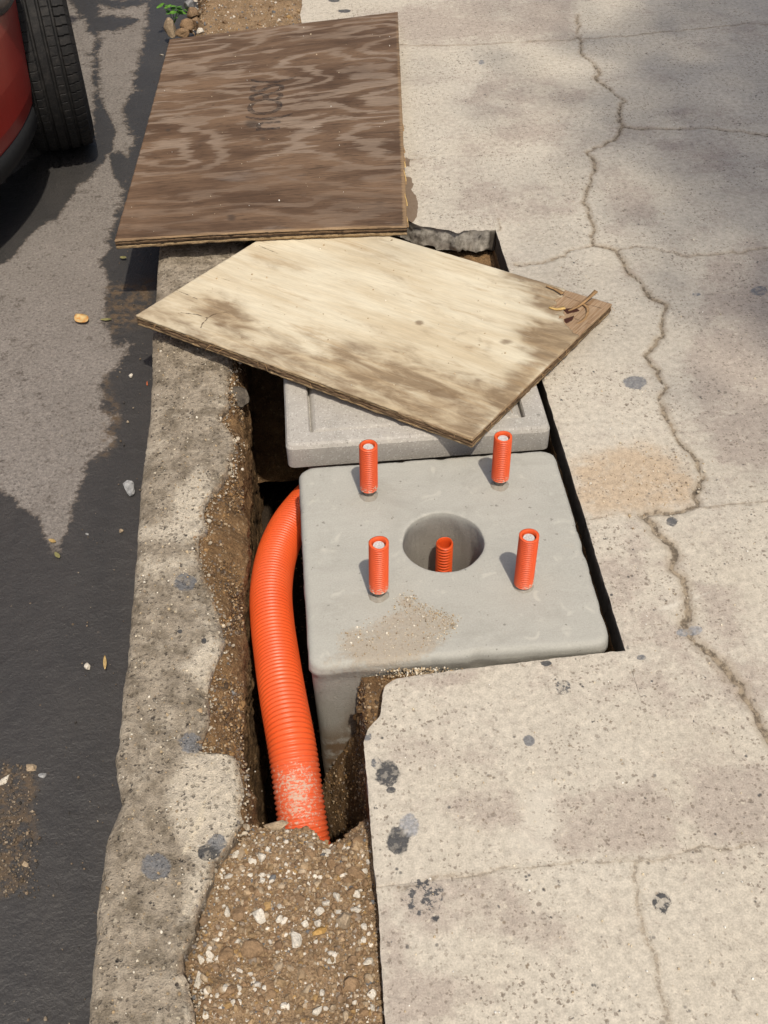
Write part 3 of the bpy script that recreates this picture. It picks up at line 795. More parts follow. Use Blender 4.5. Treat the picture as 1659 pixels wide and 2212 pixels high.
# ------------------------------------------------------------------ kerb
KR = pts([(560, 430), (530, 520), (515, 640), (503, 760), (500, 787), (495, 816), (492, 852), (495, 869), (478, 893), (480, 908), (490, 924), (501, 934), (506, 965), (494, 1003), (478, 1041), (453, 1068), (439, 1087), (439, 1117), (450, 1140), (428, 1154), (430, 1207), (449, 1264), (466, 1306), (475, 1343), (483, 1381), (473, 1415), (454, 1457), (447, 1498), (451, 1563), (436, 1597), (438, 1622), (500, 1627), (515, 1642), (522, 1672), (524, 1706), (520, 1744), (520, 1778), (507, 1797), (490, 1822), (477, 1841), (462, 1860), (455, 1900), (444, 1926), (431, 1948), (427, 1985), (418, 2015), (403, 2041), (394, 2070), (394, 2096), (403, 2118), (407, 2144), (418, 2170), (418, 2212), (410, 2330)])
KL = pts([(352, 430), (344, 528), (339, 584), (337, 633), (329, 698), (328, 764), (328, 810), (323, 895), (318, 937), (310, 993), (303, 1059), (297, 1141), (295, 1190), (290, 1227), (285, 1290), (277, 1393), (272, 1441), (264, 1486), (259, 1563), (255, 1608), (247, 1634), (253, 1690), (262, 1734), (248, 1767), (228, 1808), (222, 1856), (214, 1911), (207, 1970), (205, 2041), (198, 2096), (189, 2211), (180, 2330)])
KR = KR[np.argsort(KR[:, 1])]; KL = KL[np.argsort(KL[:, 1])]
def kr(y):
    y = np.asarray(y, float)
    return np.where(y < 3.4, np.interp(y, KR[:, 1], KR[:, 0]), -.22) + .0042 * fbm(y, y * 0, 0., 62, 5, 51, .62)
def kl(y): return np.interp(y, KL[:, 1], KL[:, 0]) + .0014 * fbm(y, y * 0, 0., 70, 3, 52)

def kerb_run(y0, y1, step, name='kerb_stone', parent=None, nc=46):
    ys = np.arange(y0, y1 + step * .5, step); n = len(ys)
    a, b = kl(ys), kr(ys)
    s = np.concatenate([[0, .004, .012, .03], np.linspace(.06, .95, nc - 8), [.97, .985, .995, 1.0]])
    top = []
    X = a[:, None] * (1 - s) + b[:, None] * s
    Y = np.repeat(ys[:, None], len(s), 1)
    dl = X - a[:, None]; dr = b[:, None] - X
    Z = -.010 * np.exp(-(dl / .008)) * 1.0 - .013 * np.exp(-(dr / .014)) * (.2 + 2.2 * np.abs(fbm(X, Y, 0., 48, 4, 53, .65)))
    Z = Z + .0050 * fbm(X, Y, 0., 11, 4, 54) + .0022 * fbm(X, Y, 0., 60, 3, 55)
    V = [np.stack([X, Y, Z], -1)]
    cols = len(s)
    # side faces: left down to road, right down into the ground
    def side(xb, z0, depth, sgn, seed, bulge):
        k = np.linspace(0, 1, 10)[1:]
        zz = z0[:, None] - k * depth
        yy = np.repeat(ys[:, None], len(k), 1)
        xx = xb[:, None] + sgn * (.006 * fbm(yy, zz * 1.5, 0., 38, 4, seed) + bulge * k)
        return np.stack([xx, yy, zz], -1)
    Lf = side(a, Z[:, 0], .16, -1, 56, .006)[:, ::-1]
    Rf = side(b, Z[:, -1], .10, 1, 57, -.010)
    G = np.concatenate([Lf, V[0], Rf], 1)
    Vv = G.reshape(-1, 3); nc_ = G.shape[1]
    F = gridf(n, nc_)
    caps = [np.arange(nc_)[None, ::-1], (np.arange(nc_) + (n - 1) * nc_)[None, :]]
    P = pix(Vv); ok = (Vv[:, 1] > .3)
    at_ = gum_attrs(Vv)
    at_['pale'] = soft(P, KPALE, 26) * ok + .0
    at_['scratch'] = soft(P, KSCR, 3) * ok
    at_['earth'] = np.clip(smooth(Vv[:, 1], 3.55, 3.9) * .9 + .5 * smooth(Vv[:, 0] - kr(Vv[:, 1]), -.012, .0), 0, 1)
    return mk(name, Vv, [F] + caps, M_KERB, parent, at_)

kerb = empty('kerb', (-.35, 2, ROAD_Z), 'broken old concrete kerb along the road edge', kind='structure')
kerb_run(.30, 3.30, .0048, parent=kerb, nc=64)
kerb_run(3.302, 3.78, .008, parent=kerb)
kerb_run(-6, .298, .1, parent=kerb)
kerb_run(6.3, 14, .1, parent=kerb)

# ------------------------------------------------------------------ trench: walls, floor and fill
BLK = (-.054, .523, 1.221, 1.772)
trench = empty('trench', (0, 1.8, -.6), 'open trench of raw brown soil between kerb and pavement', kind='structure')

def loft(name, rows, mat, parent, amp=.006, sc=28, seed=70, attrs=None, dirx=(1, 0, 0)):
    """rows: (ny, nk, 3) control columns, subdivided along k"""
    R = np.asarray(rows, float); ny, nk, _ = R.shape
    K = np.linspace(0, nk - 1, (nk - 1) * 26 + 1); i = np.minimum(K.astype(int), nk - 2); f = (K - i)[None, :, None]
    G = R[:, i] * (1 - f) + R[:, i + 1] * f
    X, Y, Z = G[..., 0], G[..., 1], G[..., 2]
    e = smooth(np.arange(len(K)) / (len(K) - 1), 0, .10)
    d = amp * fbm(X * .6, Y, Z, sc, 5, seed, .6) * (.3 + .7 * e)
    d2 = amp * .8 * fbm(Y, Z, X, sc * .35, 3, seed + 7) + amp * .45 * np.abs(fbm(X, Y, Z, sc * 3.2, 4, seed + 11, .65))
    G = G + np.array(dirx) * (d + d2)[..., None]
    G[..., 2] += amp * .5 * fbm(X, Y, Z, sc * .8, 4, seed + 3) * e
    global LAST
    LAST = G
    return mk(name, G.reshape(-1, 3), gridf(ny, len(K)), mat, parent, attrs)

ys = np.arange(.90, 3.0, .0045)
b = kr(ys)
xw = -.183 + .008 * fbm(ys, ys * 0, 0., 7, 3, 61)
rows = np.stack([np.stack([b - .022, ys, 0 * ys - .016], 1), np.stack([b + .004, ys, 0 * ys - .022], 1), np.stack([b * .45 + xw * .55, ys, 0 * ys - .040], 1),
                 np.stack([np.maximum(xw, b + .008), ys, 0 * ys - .075], 1), np.stack([np.maximum(xw, b + .008) + .003, ys, 0 * ys - .17], 1), np.stack([xw - .012, ys, 0 * ys - .35], 1), np.stack([xw - .02, ys, 0 * ys - .80], 1)], 1)
loft('soil_wall', rows, M_SOIL, trench, .013, 34, 71)
# soil cliff under the pavement corner in front of the footing
ys = np.arange(.86, 1.222, .004)
le = left_s(ys)
bul = .055 * smooth(ys, .95, 1.2)
rows = np.stack([np.stack([le + .05, ys, 0 * ys - .042], 1), np.stack([np.minimum(le, .040) + .006, ys, 0 * ys - .044], 1), np.stack([np.minimum(le, .040), ys, 0 * ys - .085], 1),
                 np.stack([.036 + 0 * bul, ys, 0 * ys - .15], 1), np.stack([.032 - .2 * bul, ys, 0 * ys - .24], 1), np.stack([.012 - 1.2 * bul, ys, 0 * ys - .42], 1), np.stack([.0 - 2.2 * bul, ys, 0 * ys - .8], 1)], 1)
loft('soil_wall', rows, M_SOIL, trench, .011, 24, 81)
CLIFF = LAST
# soil under the slab in front of the footing, right of the gap, and at the back
xs = np.arange(.03, GAPX + .03, .006)
rows = np.stack([np.stack([xs, back_s(xs) - .02, 0 * xs - .060], 1), np.stack([xs, back_s(xs) + .002, 0 * xs - .072], 1), np.stack([xs, back_s(xs) + .006, 0 * xs - .3], 1), np.stack([xs, back_s(xs) + .006, 0 * xs - .8], 1)], 1)
loft('soil_wall', rows, M_SOIL, trench, .004, 30, 91, None, (0, 1, 0))
ys = np.arange(1.18, 2.86, .008)
rows = np.stack([np.stack([0 * ys + GAPX + .02, ys, 0 * ys - .060], 1), np.stack([0 * ys + GAPX - .001, ys, 0 * ys - .072], 1), np.stack([0 * ys + GAPX - .003, ys, 0 * ys - .3], 1), np.stack([0 * ys + GAPX, ys, 0 * ys - .8], 1)], 1)
loft('soil_wall', rows, M_SOIL, trench, .003, 30, 95)
# shelf of soil at the back of the hole
X, Y = np.meshgrid(np.linspace(-.24, GAPX + .02, 130), np.linspace(2.36, 3.05, 110))
Z = -.60 + .49 * smooth(Y, 2.36, 2.62) + .018 * fbm(X, Y, 0., 13, 5, 97, .6) + .03 * smooth(Y, 2.6, 2.8)
mk('soil_shelf', np.stack([X, Y, Z], -1).reshape(-1, 3), gridf(110, 130), M_SOIL, trench)
X, Y = np.meshgrid(np.linspace(-.24, .12, 60), np.linspace(3.0, 3.9, 60))
mk('soil_shelf', np.stack([X, Y, -.08 + .04 * smooth(Y, 3., 3.8) + .012 * fbm(X, Y, 0., 13, 4, 98)], -1).reshape(-1, 3), gridf(60, 60), M_SOIL, trench)
fl = np.array([(-.3, .9, -.80), (.6, .9, -.80), (.6, 2.6, -.80), (-.3, 2.6, -.80)])
mk('trench_floor', fl, np.array([[0, 1, 2, 3]]), M_DEEP, trench)

def dirt_h(X, Y):
    z = -.030 - .010 * smooth(Y, .5, .9) + .011 * fbm(X, Y, 0., 11, 4, 101) + .0055 * fbm(X, Y, 0., 42, 4, 102, .65)
    z = z - .012 * smooth(X, -.02, .035) * (Y > .8)
    edge = .940 + .018 * fbm(X, X * 0 + 3, 0., 24, 4, 103) - .040 * smooth(X, -.075, -.035) + .05 * smooth(X, -.02, .03) + .01 * smooth(X, -.12, -.18)
    k = smooth(Y, edge - .012, edge + .055)
    return z - .035 * smooth(Y, edge - .07, edge) - .62 * k ** 1.6
X, Y = np.meshgrid(np.arange(-.30, .064, .0036), np.arange(.27, 1.06, .0036))
Zd = dirt_h(X, Y)
Zd = np.where(X > .03, np.minimum(Zd, -.045), Zd)
fill = mk('dirt_fill', np.stack([X, Y, Zd], -1).reshape(-1, 3), gridf(*X.shape), M_DIRT)
prop(fill, 'brown dirt filling the trench end below the orange duct', kind='structure')
X, Y = np.meshgrid(np.linspace(-.30, .07, 10), np.linspace(-8, .28, 40))
prop(mk('dirt_fill', np.stack([X, Y, dirt_h(X, Y * 0 + .3)], -1).reshape(-1, 3), gridf(40, 10), M_DIRT), 'brown dirt strip between kerb and pavement in front', kind='structure')

def far_h(X, Y):
    return .004 + .016 * fbm(X, Y, 0., 9, 4, 111) + .006 * fbm(X, Y, 0., 40, 3, 112) - .05 * smooth(X, -.31, -.40) - .012 * smooth(X, .0, .07)
def far_edge(Y): return -.375 + .022 * fbm(Y, Y * 0, 0., 7, 4, 115)
X, Y = np.meshgrid(np.linspace(0, 1, 95), np.linspace(3.72, 6.2, 420))
xe = far_edge(Y); X = xe * (1 - X) + .075 * X
Z = far_h(X, Y) - .13 * np.exp(-((X - xe) / .012))
Z = Z - .03 * smooth(Y, 3.85, 3.75)
prop(mk('dirt_verge', np.stack([X, Y, Z], -1).reshape(-1, 3), gridf(*X.shape), M_DIRT), 'rusty brown dirt beyond the dark board', kind='structure')

# ------------------------------------------------------------------ footing block with round hole
HC, HR = np.array([.238, 1.514]), .0835
def build_block():
    x0, x1, y0, y1 = BLK
    n = 240
    a = np.linspace(0, 2 * np.pi, n, endpoint=False)
    def rrect(inset, rad, z):
        X0, X1, Y0, Y1 = x0 + inset, x1 - inset, y0 + inset, y1 - inset
        dx, dy = np.cos(a), np.sin(a)
        cx_, cy_ = HC
        # ray from the hole centre to the rounded rectangle
        hx = np.where(dx > 0, X1 - cx_, cx_ - X0); hy = np.where(dy > 0, Y1 - cy_, cy_ - Y0)
        t = np.minimum(hx / np.maximum(np.abs(dx), 1e-9), hy / np.maximum(np.abs(dy), 1e-9))
        for _ in range(30):
            px, py = cx_ + t * dx, cy_ + t * dy
            qx = np.maximum(np.maximum(X0 + rad - px, px - X1 + rad), 0); qy = np.maximum(np.maximum(Y0 + rad - py, py - Y1 + rad), 0)
            t = t - np.maximum(np.hypot(qx, qy) - rad, 0) * .8
        return np.stack([cx_ + t * dx, cy_ + t * dy, np.full(n, z)], 1)
    rings = []
    circ = lambda r, z: np.stack([HC[0] + r * np.cos(a), HC[1] + r * np.sin(a), np.full(n, z)], 1)
    for z in (-.42, -.34, -.26, -.19, -.13, -.09, -.06, -.04, -.025, -.014): rings.append(circ(HR, z))
    for q in (20, 45, 70): rings.append(circ(HR + .0032 * (1 - math.cos(math.radians(q))), -.0035 * (1 - math.sin(math.radians(q))) - .0005))
    inner = circ(HR + .0036, 0); outer = rrect(.013, .024, 0)
    for k in np.linspace(0, 1, 44): rings.append(inner * (1 - k) + outer * k)
    for q in (18, 36, 54, 72, 90):
        c_, s_ = math.cos(math.radians(q)), math.sin(math.radians(q))
        rings.append(rrect(.013 * (1 - s_), .026 + .006 * s_, -.015 * (1 - c_)))
    for z in (-.022, -.029, -.040, -.06, -.085, -.11, -.15, -.2, -.27, -.35, -.45, -.6, -.85):
        ins = .0035 * (z < -.030) + .012 * (-z) * (z < -.04)
        rings.append(rrect(ins, .026, z))
    G = np.array(rings); V = G.reshape(-1, 3)
    X, Y, Z = V.T
    V = V.copy()
    top = Z > -.025
    V[:, 2] += np.where(top, .0022 * fbm(X, Y, 0., 9, 4, 121) + .0006 * fbm(X, Y, 0., 60, 3, 122), 0)
    rr = np.hypot(X - HC[0], Y - HC[1])
    side = (~top) & (rr > .15)
    k = np.where(side, .0034 * fbm(X, Y, Z, 48, 5, 123, .65) + .0006, 0) + np.where((~top) & (rr < .15), .0042 * fbm(X, Y, Z, 34, 5, 124, .6), 0)
    dirv = np.stack([X - HC[0], Y - HC[1]], 1); dirv /= np.linalg.norm(dirv, axis=1)[:, None]
    V[:, :2] += dirv * k[:, None]
    V[:, :2] += dirv * np.where(rr < .15, .0020 * fbm(X, Y, Z, 20, 3, 126), (.0022 * fbm(X, Y, 0., 14, 4, 125, .6) - .0016 * np.maximum(fbm(X, Y, 0., 34, 3, 127) - .25, 0) * 6) * (Z > -.05))[:, None]
    P = pix(V)
    SANDB = [[(858, 1290), (880, 1282), (905, 1300), (940, 1318), (988, 1335), (984, 1355), (960, 1380), (925, 1400), (880, 1420), (800, 1428), (740, 1400), (720, 1370), (780, 1352), (840, 1330), (862, 1310)], [(955, 985), (1000, 972), (1040, 978), (1005, 998)]]
    smear = [[(690, 1420), (740, 1395), (900, 1400), (960, 1390), (900, 1440), (860, 1490), (700, 1480)]]
    sand = .85 * soft(P, SANDB, 24) * top + .55 * soft(P, smear, 22) * (rr > .15)
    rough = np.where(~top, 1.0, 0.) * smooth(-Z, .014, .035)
    lo = [[(690, 1590), (740, 1575), (790, 1480), (840, 1480), (840, 1800), (690, 1800)]]
    earth = soft(P, lo, 22) * side
    F = gridf(len(rings), n, 0, True)
    e = empty('footing_block', (*((BLK[0] + BLK[1]) / 2, (BLK[2] + BLK[3]) / 2), -.85), 'grey precast concrete footing with a round hole and four sleeved bolts', 'concrete block')
    capi = np.arange(n)[None, ::-1]; capo = (np.arange(n) + (len(rings) - 1) * n)[None, :]
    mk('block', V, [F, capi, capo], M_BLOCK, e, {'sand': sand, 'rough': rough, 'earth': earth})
    return e
block = build_block()

def ribbed(center, z0, z1, r, inner, period, depth, lean=(0, 0), seg=32, sharp=6, wob=0.0):
    """open ended corrugated sleeve: outside, rim, inside"""
    n = max(2, int((z1 - z0) / period * sharp)); zz = np.linspace(z0, z1, n)
    ph = (zz - z0) / period * 2 * np.pi
    rad = r - depth * (.5 + .5 * np.cos(ph)) ** 1.5
    cen = lambda z: np.array([center[0] + lean[0] * (z - z0), center[1] + lean[1] * (z - z0)])
    a = np.linspace(0, 2 * np.pi, seg, endpoint=False)
    rings = [np.stack([cen(z)[0] + q * np.cos(a), cen(z)[1] + q * np.sin(a), np.full(seg, z) + wob * np.sin(a * 2 + 1) * (z > z1 - .004)], 1) for z, q in zip(zz, rad)]
    rr = r - depth * .5
    for z, q in ((z1 + .0006, rr - .0006), (z1 + .0007, inner + .0006), (z1, inner), (z1 - .012, inner), (z1 - .06, inner)):
        rings.append(np.stack([cen(z)[0] + q * np.cos(a), cen(z)[1] + q * np.sin(a), np.full(seg, z) + wob * np.sin(a * 2 + 1)], 1))
    return np.concatenate(rings), gridf(len(rings), seg, 0, True)

def threaded(center, z0, z1, r, lean, seg=24, pitch=.0028):
    n = int((z1 - z0) / pitch * 3); a = np.linspace(0, 2 * np.pi, seg, endpoint=False); rings = []
    for z in np.linspace(z0, z1, n):
        q = r - .0011 * (.5 + .5 * np.cos((z / pitch) * 2 * np.pi + a))
        rings.append(np.stack([center[0] + lean[0] * z + q * np.cos(a), center[1] + lean[1] * z + q * np.sin(a), np.full(seg, z)], 1))
    V = np.concatenate(rings)
    return V, [gridf(n, seg, 0, True), (np.arange(seg) + (n - 1) * seg)[None, :]]

BOLTS = [((797, 1069), (795.5, 961), .020, .140, 'orange sleeved bolt at the footing corner beside both duct bend and box', .0009),
         ((1079, 1047), (1087, 943), .021, .137, 'orange sleeved bolt right under the front corner of the pale board', .0007),
         ((818, 1286), (818, 1173), .021, .143, 'orange sleeved bolt standing next to the sandy patch on the footing', .0014),
         ((1130, 1266), (1143, 1157), .009, .142, 'leaning orange sleeved bolt nearest the pavement slab, right of the hole', .0008)]
for base, top, zb, zt, lab, wob in BOLTS:
    B = at(*base, 0.); T = at(*top, zt)
    lean = ((T[0] - B[0]) / zt, (T[1] - B[1]) / zt)
    e = empty('anchor_bolt', B, lab, 'bolt', 'sleeved anchor bolts on the footing')
    ab = np.array([B[0] + lean[0] * zb, B[1] + lean[1] * zb])
    V, F = ribbed(ab, zb, zt, .0194, .0138, .0052, .0031, lean, wob=wob)
    d = np.clip(1 - smooth(V[:, 2], zb, zb + .04), 0, 1) * .45 + .14 + .16 * fbm(V[:, 0], V[:, 1], V[:, 2], 30, 3, 5)
    mk('sleeve', V, F, M_ORANGE, e, {'dust': d})
    V, F = threaded(B, -.01, zt - .0065, .0118, lean)
    V[:, 0] += .0; rod = mk('threaded_rod', V, F, M_THREAD, e)
    V2 = np.array([(B[0] + lean[0] * (zt - .006) + .0108 * math.cos(q), B[1] + lean[1] * (zt - .006) + .0108 * math.sin(q), zt - .0058) for q in np.linspace(0, 2 * np.pi, 20, endpoint=False)])
    V3 = V2 * 1.0; V3[:, 2] -= .004
    mk('rod_end', np.concatenate([V2, V3]), [np.arange(20)[None, :], gridf(2, 20, 0, True)[:, ::-1]], M_STEEL, rod, None, False)
    # grout collar
    a = np.linspace(0, 2 * np.pi, 26, endpoint=False); rg = []
    for q, z in ((.0118, .007), (.0145, .0055), (.018, .002), (.021, -.001)):
        qq = q * (1 + .16 * fbm(np.cos(a) * 2 + B[0] * 9, np.sin(a) * 2 + B[1] * 9, 0., 1, 3, 5))
        rg.append(np.stack([B[0] + qq * np.cos(a), B[1] + qq * np.sin(a), np.full(26, z)], 1))
    G = np.concatenate(rg)
    mk('grout_collar', G, gridf(4, 26, 0, True), M_BLOCK, e, {'sand': np.full(len(G), .6), 'rough': np.full(len(G), .7), 'earth': np.full(len(G), .2)})

c0 = at(960.5, 1172, -.050)
e = empty('conduit_stub', (c0[0], c0[1], -.42), 'open orange ribbed conduit standing inside the round hole', 'conduit')
V, F = ribbed(c0[:2], -.42, -.050, .0185, .0150, .0088, .0030, seg=36, sharp=8, wob=.0012)
mk('conduit_wall', V, F, M_ORANGE, e, {'dust': np.full(len(V), .05)})

# ------------------------------------------------------------------ orange duct
PATH = [(-.066, .80, -.36), (-.075, .90, -.23), (-.084, .985, -.155), (-.094, 1.105, -.098), (-.108, 1.22, -.092), (-.1185, 1.325, -.104), (-.127, 1.43, -.112), (-.1285, 1.53, -.126), (-.117, 1.645, -.150), (-.092, 1.745, -.172), (-.058, 1.83, -.195), (-.018, 1.90, -.215), (.05, 1.96, -.235)]
def build_duct():
    C = spline(PATH, 2600)
    L = np.concatenate([[0], np.cumsum(np.linalg.norm(np.diff(C, axis=0), axis=1))])
    per = .0094; n = int(L[-1] / per * 7)
    q = np.linspace(0, L[-1], n)
    C = np.stack([np.interp(q, L, C[:, i]) for i in range(3)], 1)
    wv = .5 + .5 * np.cos(q / per * 2 * np.pi)
    rad = .0455 - .0034 * wv ** 2.2
    V, F = sweep(C, rad, 48)
    k = np.repeat(C[:, 1], 48)
    P = pix(V)
    dust = soft(P, [[(585, 1660), (640, 1640), (680, 1640), (700, 1720), (702, 1800), (600, 1790), (590, 1720)]], 80) * .60 + .10 + .14 * np.maximum(fbm(V[:, 0], V[:, 1], V[:, 2], 9, 3, 15), -.3)
    dust = dust * np.where(V[:, 2] > np.repeat(C[:, 2], 48) - .01, 1, .4)
    e = empty('orange_duct', (-.11, 1.4, -.2), 'thick ribbed orange duct bending round the side of the footing', 'duct')
    mk('duct_wall', V, F, M_ORANGE, e, {'dust': dust})
    return e
build_duct()

# ------------------------------------------------------------------ precast box with lid behind the footing
BX = (-.077, .519, 1.800, 2.33)
BZ0, BZ1 = -.034, .036
LID = (-.021, .466, 1.846, 2.285)
def rrect(x0, x1, y0, y1, r, z, n=8):
    o = []
    for cx_, cy_, a0 in ((x1 - r, y1 - r, 0), (x0 + r, y1 - r, 90), (x0 + r, y0 + r, 180), (x1 - r, y0 + r, 270)):
        for k in range(n): 
            q = math.radians(a0 + 90 * k / (n - 1)); o.append((cx_ + r * math.cos(q), cy_ + r * math.sin(q), z))
    return np.array(o)
def ringed(rings, cap_first=False, cap_last=False):
    n = len(rings[0]); V = np.concatenate(rings); F = [gridf(len(rings), n, 0, True)]
    if cap_first: F.append(np.arange(n)[None, ::-1])
    if cap_last: F.append((np.arange(n) + n * (len(rings) - 1))[None, :])
    return V, F
def dense(r, m=6):
    n = len(r); out = []
    for i in range(n):
        for k in range(m): out.append(r[i] * (1 - k / m) + r[(i + 1) % n] * k / m)
    return np.array(out)
def tilt(V):
    V = V.copy(); V[:, 2] -= .060 * np.maximum(V[:, 1] - 1.86, 0); return V
def box_attrs(V): return {'sand': np.zeros(len(V)), 'rough': .35 * smooth(-V[:, 2], -.03, .0), 'earth': np.zeros(len(V))}
box = empty('junction_box', (.22, 2.1, -.6), 'pale precast concrete junction box with inset lid under the boards', 'utility box')
x0, x1, y0, y1 = BX; l0, l1, m0, m1 = LID
R_ = [dense(rrect(l0 + .02, l1 - .02, m0 + .02, m1 - .02, .004, .016)), dense(rrect(l0, l1, m0, m1, .004, .016)), dense(rrect(l0, l1, m0, m1, .004, .031)), dense(rrect(l0 - .003, l1 + .003, m0 - .003, m1 + .003, .006, BZ1)),
      dense(rrect(x0 + .010, x1 - .010, y0 + .010, y1 - .010, .012, BZ1)), dense(rrect(x0 + .004, x1 - .004, y0 + .004, y1 - .004, .014, BZ1 - .003)), dense(rrect(x0, x1, y0, y1, .016, BZ1 - .011)),
      dense(rrect(x0, x1, y0, y1, .016, 0.0)), dense(rrect(x0, x1, y0, y1, .016, BZ0 + .006)), dense(rrect(x0 + .006, x1 - .006, y0 + .006, y1 - .006, .014, BZ0)), dense(rrect(x0 + .05, x1 - .05, y0 + .05, y1 - .05, .01, BZ0))]
V, F = ringed(R_)
V = V + .0009 * np.stack([fbm(V[:, 0], V[:, 1], V[:, 2], 25, 3, s_) for s_ in (1, 2, 3)], 1)
V = tilt(V); mk('rim_frame', V, F, M_BOX, box, box_attrs(V), False)
g = .0035
R_ = [rrect(l0 + g, l1 - g, m0 + g, m1 - g, .006, .0165), rrect(l0 + g, l1 - g, m0 + g, m1 - g, .006, .021), rrect(l0 + g + .004, l1 - g - .004, m0 + g + .004, m1 - g - .004, .006, .0255), rrect(l0 + g + .010, l1 - g - .010, m0 + g + .010, m1 - g - .010, .006, .0300), rrect(l0 + g + .016, l1 - g - .016, m0 + g + .016, m1 - g - .016, .006, .0308)]
V, F = ringed([dense(r) for r in R_], True, True)
V = V + .0006 * np.stack([fbm(V[:, 0], V[:, 1], V[:, 2], 25, 3, s_) for s_ in (4, 5, 6)], 1)
V = tilt(V); lid = mk('lid', V, F, M_BOX, box, box_attrs(V), False)
V, F = ringed([dense(rrect(x0 + .045, x1 - .03, y0 + .045, y1 - .04, .01, z)) for z in (BZ0 + .002, -.3, -.62)], False, True)
V = tilt(V); mk('chamber', V, F, M_BOX, box, {'sand': np.zeros(len(V)), 'rough': np.ones(len(V)), 'earth': np.full(len(V), .6)})
# cast finger grips: small raised half rings near the lid corners
def grip(cx_, cy_, r, rot):
    a = np.linspace(0, math.pi, 14); C = np.stack([cx_ + r * np.cos(a + rot), cy_ + r * .7 * np.sin(a + rot), np.full(14, .0305)], 1)
    V, F = sweep(C, np.full(14, .0022), 8)
    V = tilt(V); mk('finger_grip', V, F, M_BOX, lid, box_attrs(V))
grip(.028, 1.885, .017, 1.6); grip(.42, 1.90, .018, -1.2)

# ------------------------------------------------------------------ plywood boards
def bil(c, s, t):
    s = s[..., None]; t = t[..., None]
    return c[0] * (1 - s) * (1 - t) + c[1] * s * (1 - t) + c[2] * s * t + c[3] * (1 - s) * t

def ply_layer(name, c, z0, z1, mat, parent, edge, seed, drop=None, sag=None, n=150):
    """one veneer: outline ring between offsets z0 (upper) and z1 (lower), rough edges"""
    k = np.linspace(0, 1, n, endpoint=False)
    st = np.concatenate([np.stack([k, 0 * k], 1), np.stack([0 * k + 1, k], 1), np.stack([1 - k, 0 * k + 1], 1), np.stack([0 * k, 1 - k], 1)])
    P = bil(c, st[:, 0], st[:, 1])
    if sag is not None: P[:, 2] += sag(st[:, 0], st[:, 1])
    cen = P.mean(0); T = np.roll(P, -1, 0) - np.roll(P, 1, 0); nr = np.stack([T[:, 1], -T[:, 0], 0 * T[:, 0]], 1); nr /= np.linalg.norm(nr, axis=1)[:, None]
    rings = []
    for j, z in enumerate(np.linspace(z0, z1, 4)):
        q = edge * (fbm(P[:, 0] * 1.0, P[:, 1] * 1.0, z * 3, 60, 4, seed + j * 0) * .9 - .35) + .0006 * fbm(P[:, 0], P[:, 1], j * .37, 160, 2, seed + 3)
        A = P + nr * q[:, None]; A[:, 2] -= z
        rings.append(A)
    inn = P + (cen - P) * .12; inn[:, 2] -= z0; inn2 = P + (cen - P) * .12; inn2[:, 2] -= z1
    V, F = ringed([inn] + rings + [inn2], True, True)
    return mk(name, V, F, mat, parent, None, True)

def board_top(c, W, L, nx, ny, thick, mat, parent, attr_fn, edge, seed, drop=None, sag=None, name='top_veneer'):
    s, t = np.meshgrid(np.linspace(0, 1, nx), np.linspace(0, 1, ny)); s, t = s.ravel(), t.ravel()
    V = bil(c, s, t)
    if sag is not None: V[:, 2] += sag(s, t)
    F = gridf(ny, nx)
    bl = np.stack([s * W, t * L, 0 * s], 1)
    js = edge * (fbm(s * W, t * L, 0., 55, 4, seed)); jt = edge * fbm(s * W, t * L, 0., 55, 4, seed + 9)
    ex = (c[1] - c[0]) / np.linalg.norm(c[1] - c[0]); ey = (c[3] - c[0]) / np.linalg.norm(c[3] - c[0])
    on = ((s < 1e-6) | (s > 1 - 1e-6))[:, None] * ex * js[:, None] + ((t < 1e-6) | (t > 1 - 1e-6))[:, None] * ey * jt[:, None]
    V = V + on
    V[:, 2] += .0006 * fbm(s * W * 3, t * L * 22, 0., 4, 3, seed + 2)
    rimk = (s < 1e-6) | (s > 1 - 1e-6) | (t < 1e-6) | (t > 1 - 1e-6)
    V[rimk, 2] -= .0012
    if drop is not None:
        cen = V[F].mean(1)
        keep = ~drop(cen)
        F = F[keep]
    at_ = attr_fn(V, s, t)
    at_['bl'] = bl
    V2, q, used = slab_down(V, F, np.array([0, 0, -thick]))
    at2 = {k: np.concatenate([a, a[used]]) for k, a in at_.items()}
    return mk(name, V2, [F, q], mat, parent, at2)

